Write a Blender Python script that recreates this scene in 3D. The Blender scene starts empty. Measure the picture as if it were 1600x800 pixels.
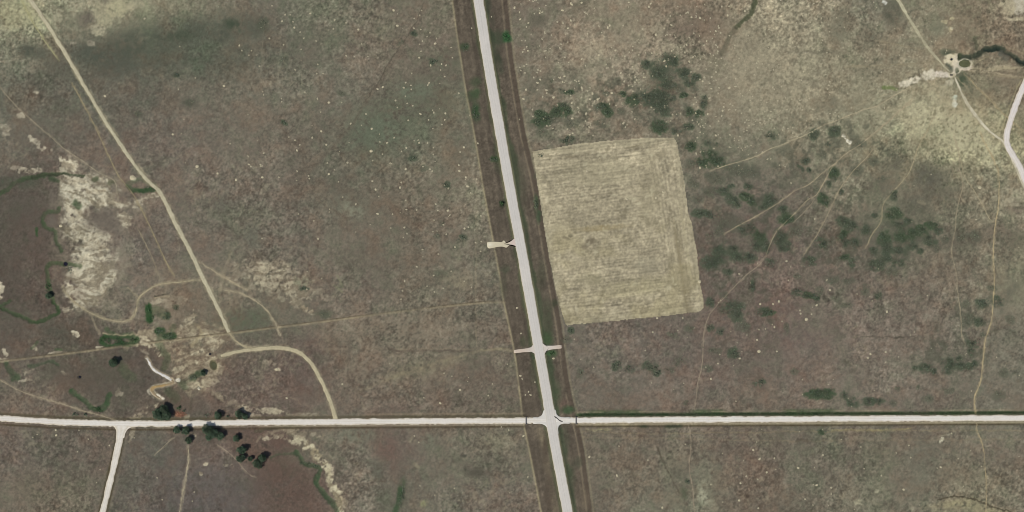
import bpy, math, random
import numpy as np
from mathutils import Vector

# ------------------------------------------------------------------ scene, camera, light
scene = bpy.context.scene
COL = scene.collection
S = 0.6                                    # metres of ground per photograph pixel


def P(px, py):
    return (px - 800.0) * S, (400.0 - py) * S


cam_d = bpy.data.cameras.new("camera")
cam = bpy.data.objects.new("camera", cam_d)
COL.objects.link(cam)
CAM_H = 3000.0
cam.location = (0.0, 0.0, CAM_H)
cam.rotation_euler = (0.0, 0.0, 0.0)
cam_d.sensor_width = 36.0
cam_d.lens = 36.0 * CAM_H / (1600 * S)
cam_d.clip_start = 10.0
cam_d.clip_end = 60000.0
scene.camera = cam
scene.cycles.filter_width = 1.0

SUN_EL, SUN_AZ = 50.0, 231.0               # sun in the south-west, shadows to the north-east
world = bpy.data.worlds.new("World")
scene.world = world
world.use_nodes = True
wn = world.node_tree
wn.nodes.clear()
w_out = wn.nodes.new("ShaderNodeOutputWorld")
w_bg = wn.nodes.new("ShaderNodeBackground")
w_sky = wn.nodes.new("ShaderNodeTexSky")
w_sky.sky_type = 'NISHITA'
w_sky.sun_disc = False
w_sky.sun_elevation = math.radians(SUN_EL)
w_sky.sun_rotation = math.radians(SUN_AZ)
w_bg.inputs['Strength'].default_value = 0.08
wn.links.new(w_sky.outputs[0], w_bg.inputs[0])
wn.links.new(w_bg.outputs[0], w_out.inputs[0])

sun_d = bpy.data.lights.new("sun", 'SUN')
sun_d.energy = 3.6
sun_d.angle = math.radians(0.53)
sun_d.color = (1.0, 0.955, 0.89)
sun = bpy.data.objects.new("sun", sun_d)
COL.objects.link(sun)
az, el = math.radians(SUN_AZ), math.radians(SUN_EL)
ray = Vector((-math.sin(az) * math.cos(el), -math.cos(az) * math.cos(el), -math.sin(el)))
sun.rotation_euler = ray.to_track_quat('-Z', 'Y').to_euler()
sun.location = (-300, -250, 600)

scene.view_settings.view_transform = 'Standard'
scene.view_settings.look = 'None'
scene.view_settings.gamma = 1.0
scene.view_settings.exposure = 0.0
scene.view_settings.use_curve_mapping = False

# linear radiance a horizontal surface of albedo 1 shows under this light, per channel (measured)
KLIGHT = np.array([1.085, 1.085, 1.150])

rng = np.random.default_rng(7)
random.seed(7)

# ------------------------------------------------------------------ colour and noise helpers


def lin(c):
    c = np.asarray(c, dtype=np.float64) / 255.0
    return np.where(c <= 0.04045, c / 12.92, ((np.maximum(c, 0) + 0.055) / 1.055) ** 2.4)


def albedo(c):
    """base colour of a surface that shows the sRGB colour c in full sun"""
    return np.clip(lin(c) / KLIGHT, 0.004, 0.9)


_TAB = rng.random((256, 256)).astype(np.float32)


def vnoise(x, y, scale, seed=0):
    x = np.asarray(x, dtype=np.float32) / scale + 17.31 * seed + 1000.0
    y = np.asarray(y, dtype=np.float32) / scale + 9.77 * seed + 1000.0
    xi = np.floor(x).astype(np.int32)
    yi = np.floor(y).astype(np.int32)
    fx = x - xi
    fy = y - yi
    fx = fx * fx * (3 - 2 * fx)
    fy = fy * fy * (3 - 2 * fy)
    x0, x1, y0, y1 = xi & 255, (xi + 1) & 255, yi & 255, (yi + 1) & 255
    a = _TAB[y0, x0] * (1 - fx) + _TAB[y0, x1] * fx
    b = _TAB[y1, x0] * (1 - fx) + _TAB[y1, x1] * fx
    return (a * (1 - fy) + b * fy) * 2.0 - 1.0


def rot(x, y, a):
    c, s = math.cos(a), math.sin(a)
    return x * c - y * s, x * s + y * c


def fbm(x, y, scale, octaves=4, seed=0, gain=0.55):
    out, amp, tot = 0.0, 1.0, 0.0
    for k in range(octaves):
        rx, ry = rot(x, y, 0.6 * k + 0.3)
        out = out + amp * vnoise(rx, ry, scale / (2.03 ** k), seed + 13 * k)
        tot += amp
        amp *= gain
    return out / tot


def sstep(a, b, v):
    t = np.clip((v - a) / (b - a), 0, 1)
    return t * t * (3 - 2 * t)


def smooth_line(pts, step=2.0):
    """Catmull-Rom through the points, about one sample per step pixels"""
    p = np.array(pts, dtype=float)
    if len(p) == 2:
        n = max(2, int(np.hypot(*(p[1] - p[0])[:2]) / step))
        t = np.linspace(0, 1, n)[:, None]
        return p[0] * (1 - t) + p[1] * t
    q = np.vstack([2 * p[0] - p[1], p, 2 * p[-1] - p[-2]])
    out = []
    for i in range(1, len(q) - 2):
        a, b, c, d = q[i - 1], q[i], q[i + 1], q[i + 2]
        n = max(2, int(np.hypot(*(c - b)[:2]) / step))
        t = np.linspace(0, 1, n, endpoint=False)[:, None]
        out.append(0.5 * (2 * b + (c - a) * t + (2 * a - 5 * b + 4 * c - d) * t ** 2 + (3 * b - a - 3 * c + d) * t ** 3))
    out.append(p[-1:])
    return np.vstack(out)


# ------------------------------------------------------------------ the plan of the place (photograph pixels)
HIGHWAY = [(714, -200), (730.5, -100), (747.5, 0), (763, 100), (780.4, 200), (798, 300), (816.5, 400), (834, 500), (851.5, 600), (859, 645), (865.5, 685), (887, 800), (906, 900), (925, 1000)]
EW_ROAD = [(-250, 642), (-100, 648), (0, 653.8), (50, 656.8), (100, 659.5), (150, 661), (200, 662), (300, 661.5), (400, 660), (600, 658.5), (800, 657.3), (860, 656.8), (1000, 656), (1200, 655), (1400, 654), (1600, 653), (1850, 652)]
SOUTH_ROAD = [(190, 664), (188, 680), (181, 715), (172.5, 750), (160.5, 800), (146, 850), (120, 950)]
NE_ROAD = [(1640, 62), (1615, 105), (1595, 145), (1579, 188), (1573, 212), (1575, 228), (1584, 244), (1595, 264), (1608, 295), (1640, 350)]
DIRT_ROAD = [(5, -70), (25, -30), (48, 0), (70, 32), (100, 80), (130, 131), (160, 182), (190, 228), (215, 263), (240, 291), (252, 303), (275, 350), (300, 398), (320, 440), (340, 480), (358, 519)]
CURVE_ROAD = [(345, 556), (370, 549.5), (400, 545.5), (430, 543), (452, 545), (468, 551), (485, 566), (498, 587), (510, 612), (519, 635), (524, 655)]
LINK_TRACK = [(356, 517), (366, 530), (380, 540), (400, 545)]
PASTURE_TRACK = [(1380, -45), (1404, 0), (1420, 28), (1440, 60), (1456, 82), (1472, 100), (1485, 113)]
RANCH_TRACK = [(1491, 118), (1500, 140), (1512, 162), (1525, 181), (1545, 204), (1566, 220), (1577, 240), (1590, 268), (1600, 292), (1620, 335)]

TRAILS = [
    ([(1108, 267), (1140, 257), (1180, 245), (1200, 234), (1230, 223), (1260, 210), (1290, 195), (1320, 183), (1345, 173), (1370, 165), (1400, 148), (1425, 134)], 1.5, (168, 157, 130)),
    ([(1130, 366), (1155, 352), (1190, 333), (1215, 318), (1240, 300), (1265, 287), (1285, 270), (1305, 255), (1325, 238), (1345, 225), (1375, 200), (1410, 170), (1430, 150)], 1.5, (160, 147, 122)),
    ([(1196, 402), (1203, 382), (1215, 360), (1240, 335), (1262, 312), (1275, 305), (1287, 285), (1300, 262), (1307, 254)], 1.5, (160, 147, 122)),
    ([(1240, 347), (1258, 330), (1270, 315), (1278, 304)], 1.2, (140, 128, 110)),
    ([(1255, 399), (1275, 370), (1287, 348), (1303, 315), (1312, 295), (1335, 265), (1355, 245), (1367, 228)], 1.5, (152, 140, 116)),
    ([(1353, 388), (1363, 365), (1377, 346), (1380, 320), (1395, 300), (1420, 270), (1435, 230), (1448, 205), (1460, 180)], 1.4, (158, 146, 118)),
    ([(1490, 212), (1500, 245), (1507, 275), (1520, 295), (1535, 320), (1545, 340), (1553, 347)], 1.4, (160, 149, 122)),
    ([(1500, 246), (1499, 262), (1504, 290), (1497, 320), (1492, 360), (1487, 390), (1489, 405), (1495, 430), (1497, 460), (1501, 490), (1503, 520), (1508, 538)], 1.3, (152, 141, 118)),
    ([(1531, 206), (1545, 235), (1556, 256), (1561, 275), (1560, 320), (1555, 350), (1552, 385), (1552, 400), (1554, 440), (1552, 465), (1549, 500), (1540, 530), (1535, 570), (1531, 600), (1524, 615), (1522, 630), (1525, 649)], 1.9, (172, 156, 122)),
    ([(1525.5, 660), (1528, 675), (1534, 690), (1538, 710), (1540, 740), (1541, 780), (1540, 830)], 1.4, (164, 149, 118)),
    ([(1196, 402), (1185, 415), (1160, 435), (1130, 467), (1110, 490), (1102, 510), (1099, 530), (1098, 560), (1095, 580), (1090, 600), (1086, 640)], 1.3, (148, 135, 116)),
    ([(1077, 664), (1080, 690), (1077, 730), (1083, 770), (1086, 830)], 1.6, (148, 135, 116)),
    ([(1513, 120), (1530, 140), (1550, 160), (1570, 180), (1605, 210)], 1.5, (156, 142, 112)),
    ([(0, 136), (14, 153), (30, 170), (50, 188), (75, 210), (100, 232), (127, 250), (155, 270), (178, 282), (183, 300), (187, 318)], 1.5, (146, 136, 116)),
    ([(340, 695), (352, 703), (366, 715), (378, 729), (390, 742), (400, 746)], 1.5, (150, 137, 118)),
    ([(311, 409), (328, 420), (345, 430), (360, 439), (374, 447), (385, 453)], 2.6, (164, 152, 126)),
    ([(345, 452), (362, 455), (378, 459), (395, 467), (409, 478), (420, 488), (428, 501), (436, 518)], 3.0, (160, 149, 124)),
    ([(98, 448), (103, 458), (117, 472), (140, 488), (170, 500), (193, 502), (208, 495), (214, 478), (217, 466), (228, 455), (245, 446), (262, 442), (285, 440), (312, 437)], 3.2, (160, 149, 122)),
    ([(112, 130), (128, 158), (142, 185), (158, 218), (172, 248), (186, 276), (207, 302), (225, 335), (240, 366), (256, 402), (272, 432)], 1.9, (146, 134, 106)),
    ([(214, 355), (226, 378), (238, 403), (250, 436)], 1.7, (140, 129, 108)),
    ([(34, 0), (52, 36), (66, 58), (80, 78), (92, 95)], 2.4, (162, 158, 120)),
    ([(295, 697), (294, 720), (290, 748), (284, 778), (277, 830)], 3.2, (158, 147, 124)),
    ([(-30, 578), (0, 594), (30, 610), (60, 620), (100, 632), (130, 642), (160, 650), (180, 656)], 2.2, (150, 138, 116)),
    ([(1608, 110), (1592, 132), (1580, 160), (1570, 188), (1565, 212)], 1.3, (152, 143, 112)),
    ([(240, 712), (250, 703), (262, 692), (272, 683)], 1.3, (146, 136, 116)),
    ([(1320, 103), (1360, 103), (1400, 101), (1440, 98), (1468, 96)], 1.0, (142, 132, 108)),
    ([(1370, 64), (1395, 68), (1430, 76), (1455, 84)], 1.0, (142, 132, 108)),
]
FENCE_WEST = [(676, -170), (690, -90), (707, 0), (714, 50), (722, 100), (730, 150), (740, 200), (757, 300), (772, 381), (783, 440), (788, 472), (804, 548), (811, 600), (817, 650), (820, 668), (828, 706), (837, 752), (846, 800), (856, 850)]
FENCE_EAST = [(765, -170), (779, -90), (793, 0), (802, 90), (820, 200), (830, 245), (842, 300), (858, 400), (876, 500), (882, 545), (890, 600), (900, 645), (906, 670), (913, 705), (919, 750), (926, 800), (934, 850)]
CROSS_FENCE = [(-40, 570), (0, 565), (100, 553), (200, 540), (350, 522), (420, 513), (500, 503), (600, 490), (740, 474), (788, 472)]
FIELD = [(831, 236), (870, 230), (905, 223), (1000, 215.5), (1040, 214), (1053, 215), (1058, 222), (1062, 240), (1071, 292), (1075, 330), (1082, 350), (1091, 405), (1094, 438), (1098, 462), (1101, 481), (1094, 487), (1050, 493), (1000, 498), (960, 502), (884, 509), (877, 490), (868, 455), (858, 405), (848, 345), (838, 280)]

# ------------------------------------------------------------------ ground grid
STEP = 1.3


def axis(n):
    core = np.arange(-24.0, n + 24.1, STEP)
    hi, d = [], STEP
    v = core[-1]
    while v < n + 260:
        d = min(d * 1.15, 6.0)
        v += d
        hi.append(v)
    while v < 34000:
        d *= 1.35
        v += d
        hi.append(v)
    hi = np.array(hi)
    lo = (core[0] - (hi - core[-1]))[::-1]
    return np.concatenate([lo, core, hi])


GX, GY = axis(1600), axis(800)
NX, NY = len(GX), len(GY)
X, Y = np.meshgrid(GX, GY)
X = X.astype(np.float32)
Y = Y.astype(np.float32)

# domain warp: ragged natural outlines
WX = X + 2.4 * fbm(X, Y, 11, 3, 1) + 1.0 * vnoise(X, Y, 3.1, 5)
WY = Y + 2.4 * fbm(X, Y, 11, 3, 2) + 1.0 * vnoise(X, Y, 3.1, 6)


def window(x0, y0, x1, y1):
    a, b = np.searchsorted(GX, [x0, x1])
    c, d = np.searchsorted(GY, [y0, y1])
    return slice(max(c - 1, 0), d + 1), slice(max(a - 1, 0), b + 1)


def line_dist(pts, reach, warped=True, smooth=True):
    """distance (pixels) to a line, only within reach"""
    p = smooth_line(pts, 6.0) if smooth else np.array(pts, float)
    p = p[:, :2]
    D = np.full(X.shape, 1e6, np.float32)
    ax, ay = (WX, WY) if warped else (X, Y)
    for (x0, y0), (x1, y1) in zip(p[:-1], p[1:]):
        r = reach + 6
        w = window(min(x0, x1) - r, min(y0, y1) - r, max(x0, x1) + r, max(y0, y1) + r)
        dx, dy = x1 - x0, y1 - y0
        L = dx * dx + dy * dy + 1e-9
        t = np.clip(((ax[w] - x0) * dx + (ay[w] - y0) * dy) / L, 0, 1)
        d = np.hypot(ax[w] - x0 - t * dx, ay[w] - y0 - t * dy)
        D[w] = np.minimum(D[w], d)
    return D


def signed_side(pts):
    """signed horizontal distance in pixels, x minus the line's x at that y (near-vertical lines)"""
    p = smooth_line(pts, 4.0)
    lx = np.interp(GY, p[:, 1], p[:, 0])
    return X - lx[:, None].astype(np.float32)


def inside_poly(px, py, poly):
    ins = np.zeros(np.shape(px), bool)
    n = len(poly)
    for i in range(n):
        x0, y0 = poly[i]
        x1, y1 = poly[(i + 1) % n]
        if y0 == y1:
            continue
        c = ((y0 > py) != (y1 > py)) & (px < (x1 - x0) * (py - y0) / (y1 - y0) + x0)
        ins ^= c
    return ins


def poly_mask(poly, soft, warp=1.0):
    """1 inside, fading over soft pixels"""
    xs, ys = [p[0] for p in poly], [p[1] for p in poly]
    w = window(min(xs) - soft - 12, min(ys) - soft - 12, max(xs) + soft + 12, max(ys) + soft + 12)
    ax = X[w] + (WX[w] - X[w]) * warp
    ay = Y[w] + (WY[w] - Y[w]) * warp
    ins = inside_poly(ax, ay, poly)
    D = np.full(ax.shape, 1e6, np.float32)
    for (x0, y0), (x1, y1) in zip(poly, poly[1:] + poly[:1]):
        dx, dy = x1 - x0, y1 - y0
        t = np.clip(((ax - x0) * dx + (ay - y0) * dy) / (dx * dx + dy * dy + 1e-9), 0, 1)
        D = np.minimum(D, np.hypot(ax - x0 - t * dx, ay - y0 - t * dy))
    sd = np.where(ins, D, -D)
    M = np.zeros(X.shape, np.float32)
    M[w] = sstep(-soft, soft, sd)
    return M


def blob_mask(cx, cy, rx, ry=None, ang=0.0, soft=0.35):
    ry = ry or rx
    r = max(rx, ry) * 1.7 + 6
    w = window(cx - r, cy - r, cx + r, cy + r)
    dx, dy = WX[w] - cx, WY[w] - cy
    u, v = rot(dx, dy, -math.radians(ang))
    d = np.sqrt((u / rx) ** 2 + (v / ry) ** 2)
    M = 1 - sstep(1 - soft, 1 + soft, d)
    return w, M


# base cover: low-frequency colour of the grassland, one entry per surveyed spot
ROWS = {
    20: [(20, 140, 137, 112), (60, 148, 145, 119), (100, 126, 122, 104), (150, 146, 140, 117), (200, 142, 136, 114), (260, 128, 124, 104), (330, 118, 113, 97), (420, 106, 101, 89), (520, 111, 106, 92), (620, 110, 103, 90), (690, 114, 108, 93), (800, 108, 100, 88), (850, 116, 108, 94), (920, 128, 118, 101), (980, 133, 124, 106), (1050, 121, 111, 95), (1110, 123, 112, 96), (1170, 138, 130, 110), (1230, 138, 130, 110), (1300, 128, 122, 104), (1370, 116, 112, 97), (1450, 121, 115, 97), (1520, 122, 112, 94), (1590, 132, 122, 104)],
    80: [(20, 112, 110, 95), (60, 110, 107, 92), (120, 95, 94, 82), (180, 85, 86, 76), (240, 85, 87, 75), (300, 85, 87, 75), (360, 89, 89, 77), (420, 100, 97, 85), (500, 108, 103, 90), (600, 111, 103, 90), (680, 108, 98, 87), (850, 119, 111, 96), (920, 131, 122, 105), (980, 138, 128, 110), (1040, 138, 128, 110), (1100, 118, 107, 93), (1160, 140, 131, 111), (1230, 142, 134, 113), (1300, 134, 127, 107), (1370, 124, 117, 99), (1440, 124, 117, 99), (1580, 118, 108, 92)],
    150: [(20, 100, 98, 86), (80, 98, 94, 83), (150, 98, 95, 84), (220, 98, 95, 84), (300, 108, 102, 90), (380, 112, 107, 94), (450, 110, 105, 92), (540, 106, 101, 89), (620, 104, 98, 86), (700, 103, 100, 86), (850, 116, 110, 95), (930, 125, 118, 101), (1000, 122, 113, 98), (1060, 112, 107, 93), (1130, 130, 123, 105), (1200, 134, 127, 107), (1280, 128, 122, 103), (1350, 126, 121, 101), (1420, 130, 125, 103), (1480, 135, 128, 106), (1540, 122, 115, 95), (1590, 110, 103, 88)],
    220: [(20, 102, 97, 86), (100, 100, 93, 83), (180, 103, 96, 86), (260, 108, 100, 90), (340, 106, 99, 88), (420, 108, 101, 89), (500, 104, 98, 86), (580, 100, 99, 85), (660, 101, 99, 85), (730, 108, 103, 89), (840, 112, 105, 91), (930, 114, 107, 92), (1010, 112, 106, 91), (1100, 113, 108, 93), (1160, 118, 113, 97), (1230, 122, 118, 100), (1300, 125, 121, 102), (1370, 133, 129, 107), (1440, 146, 143, 115), (1500, 153, 148, 118), (1550, 146, 141, 112)],
    300: [(20, 90, 84, 75), (60, 94, 84, 76), (260, 108, 100, 89), (340, 106, 99, 88), (440, 104, 97, 86), (520, 100, 96, 84), (600, 108, 101, 88), (680, 112, 105, 91), (740, 116, 109, 94), (1110, 103, 98, 86), (1170, 105, 97, 87), (1230, 106, 98, 87), (1300, 117, 111, 95), (1360, 117, 111, 95), (1420, 104, 99, 85), (1480, 107, 102, 87), (1540, 121, 117, 99), (1590, 123, 117, 99)],
    380: [(20, 87, 80, 71), (60, 92, 83, 74), (230, 104, 97, 88), (300, 108, 101, 90), (380, 108, 101, 89), (450, 106, 99, 88), (540, 106, 99, 87), (620, 108, 101, 88), (700, 110, 103, 90), (1120, 99, 91, 81), (1180, 104, 93, 84), (1250, 104, 94, 85), (1320, 101, 95, 83), (1400, 97, 93, 81), (1460, 103, 97, 84), (1530, 112, 106, 91), (1590, 118, 112, 96)],
    450: [(20, 85, 77, 69), (60, 89, 79, 71), (200, 112, 104, 92), (300, 112, 104, 90), (420, 110, 103, 90), (500, 104, 96, 85), (580, 106, 98, 87), (660, 110, 104, 90), (730, 107, 102, 89), (1150, 102, 92, 83), (1220, 106, 93, 84), (1290, 108, 98, 88), (1360, 110, 101, 90), (1430, 112, 103, 91), (1500, 114, 107, 93), (1580, 120, 115, 98)],
    520: [(20, 92, 85, 76), (100, 92, 85, 75), (300, 112, 104, 90), (400, 98, 95, 82), (550, 115, 107, 93), (650, 117, 109, 95), (740, 108, 100, 88), (920, 104, 98, 88), (1000, 104, 96, 87), (1080, 104, 95, 86), (1160, 104, 94, 85), (1240, 106, 95, 87), (1320, 110, 100, 90), (1400, 112, 103, 92), (1480, 112, 105, 93), (1570, 114, 108, 95)],
    580: [(30, 92, 85, 76), (120, 90, 83, 73), (200, 87, 80, 72), (300, 110, 102, 88), (400, 99, 88, 79), (470, 97, 86, 78), (560, 107, 99, 87), (640, 112, 105, 91), (740, 106, 98, 86), (930, 108, 100, 89), (1000, 106, 99, 89), (1090, 105, 96, 87), (1180, 106, 97, 87), (1260, 110, 101, 91), (1340, 112, 104, 93), (1430, 110, 103, 91), (1500, 108, 101, 89), (1570, 112, 108, 95)],
    630: [(30, 105, 97, 86), (100, 98, 90, 80), (170, 93, 85, 76), (230, 94, 86, 76), (350, 98, 88, 79), (430, 100, 90, 81), (560, 105, 96, 85), (660, 106, 97, 86), (760, 103, 94, 83), (930, 106, 99, 88), (1050, 108, 100, 89), (1180, 110, 102, 90), (1300, 112, 104, 92), (1430, 110, 102, 91), (1560, 110, 105, 93)],
    700: [(30, 101, 93, 84), (100, 98, 92, 82), (150, 102, 93, 83), (230, 97, 93, 84), (300, 95, 88, 80), (370, 100, 88, 80), (440, 96, 80, 72), (500, 110, 104, 91), (560, 106, 100, 88), (620, 104, 94, 85), (700, 108, 102, 89), (780, 106, 100, 87), (940, 108, 101, 88), (1050, 106, 98, 86), (1180, 104, 95, 84), (1280, 106, 99, 87), (1380, 108, 101, 88), (1480, 108, 102, 89), (1570, 112, 104, 91)],
    775: [(30, 106, 98, 86), (100, 106, 98, 85), (200, 98, 92, 83), (280, 92, 86, 80), (360, 91, 85, 79), (420, 94, 83, 75), (480, 96, 83, 75), (560, 112, 105, 93), (620, 98, 94, 82), (700, 108, 102, 90), (780, 106, 99, 88), (940, 106, 99, 87), (1020, 110, 105, 91), (1090, 108, 104, 90), (1170, 106, 98, 86), (1280, 104, 99, 86), (1360, 108, 103, 89), (1450, 110, 105, 91), (1530, 118, 112, 94), (1590, 108, 102, 88)],
}
ctrl = np.array([(x, y, r, g, b) for y, row in ROWS.items() for x, r, g, b in row], float)
cgx, cgy = np.arange(-40, 1650, 10.0), np.arange(-40, 850, 10.0)
cx_, cy_ = np.meshgrid(cgx, cgy)
d2 = (cx_.ravel()[:, None] - ctrl[None, :, 0]) ** 2 + (cy_.ravel()[:, None] - ctrl[None, :, 1]) ** 2
wgt = np.exp(-d2 / (2 * 30.0 ** 2)) + 1e-9
base = (wgt @ ctrl[:, 2:]) / wgt.sum(1, keepdims=True)
base = base.reshape(len(cgy), len(cgx), 3)
bwx = np.clip(X + 22 * fbm(X, Y, 45, 4, 31), -39, 1638)
bwy = np.clip(Y + 22 * fbm(X, Y, 45, 4, 32), -39, 838)
ui, vi = (bwx + 40) / 10.0, (bwy + 40) / 10.0
u0 = np.clip(ui.astype(int), 0, len(cgx) - 2)
v0 = np.clip(vi.astype(int), 0, len(cgy) - 2)
fu, fv = (ui - u0)[..., None], (vi - v0)[..., None]
C = (base[v0, u0] * (1 - fu) + base[v0, u0 + 1] * fu) * (1 - fv) + (base[v0 + 1, u0] * (1 - fu) + base[v0 + 1, u0 + 1] * fu) * fv
C = C.astype(np.float32)
H = np.zeros(X.shape, np.float32)          # relief in metres


def paint(mask, col, k=1.0, win=None):
    w = win if win is not None else (slice(None), slice(None))
    m = np.clip(mask * k, 0, 1)[..., None]
    C[w] = C[w] * (1 - m) + np.asarray(col, np.float32) * m


# cover mottling: plant species in patches of many sizes
n_big = fbm(X, Y, 60, 3, 41)
n_mid = fbm(X, Y, 18, 4, 42)
n_fine = fbm(X, Y, 4.6, 3, 43)
n_grain = vnoise(X, Y, 2.1, 44) * 0.7 + 0.6 * rng.normal(0, 0.42, X.shape).astype(np.float32)
n_hue = fbm(X, Y, 26, 4, 45)
n_hue2 = fbm(X, Y, 7, 3, 46)
lum0 = C.mean(2) / 105.0
rough = np.clip(lum0 ** 2.0, 0.5, 1.8) * (0.5 + 0.75 * sstep(-0.35, 0.4, fbm(X, Y, 75, 3, 48)))   # paler pasture is patchier
n_g3 = fbm(X, Y, 2.9, 2, 47)
mod = 1.035 + rough * (0.08 * n_big + 0.13 * n_mid + 0.12 * n_fine + 0.16 * n_g3 + 0.09 * n_grain)
C *= mod[..., None]
hue = 11.0 * n_hue + 6.0 * n_hue2 + 0.7 + 5.0 * fbm(X, Y, 90, 3, 74)
warm, cool = np.maximum(hue, 0), np.maximum(-hue, 0)
C[..., 0] += 0.42 * warm - 0.5 * cool
C[..., 1] += -0.2 * warm + 0.12 * cool
C[..., 2] += -0.35 * warm - 0.25 * cool
# straw-coloured tuft clusters and dark thatch
tuft = sstep(0.08, 0.45, fbm(X, Y, 5.2, 3, 51)) * sstep(-0.2, 0.35, fbm(X, Y, 40, 3, 52))
paint(tuft * rough, (158, 150, 124), 0.30)
thatch = sstep(0.12, 0.48, fbm(X, Y, 5.6, 3, 53)) * sstep(-0.2, 0.35, fbm(X, Y, 46, 3, 54))
paint(thatch, (80, 77, 65), 0.30)
reddish = sstep(0.12, 0.55, fbm(X, Y, 34, 4, 55)) * sstep(0.7, 1.0, 1.9 - lum0)
paint(reddish, (112, 94, 82), 0.10)



def eroded(m, k=1.0, f=0.45):
    """break the outline of a soft mask into ragged lobes and holes"""
    return sstep(0.30, 0.74, m + k * m * (1 - 0.45 * m) * (1.5 * EDGE_N + f * n_fine))


EDGE_N = fbm(X, Y, 15, 4, 63)


def ridged(scale, seed, stretch=1.0, ang=0.0):
    u, v = rot(WX, WY, math.radians(ang))
    return 1 - np.clip(np.abs(2.3 * fbm(u, v * stretch, scale, 4, seed)), 0, 1)


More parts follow.
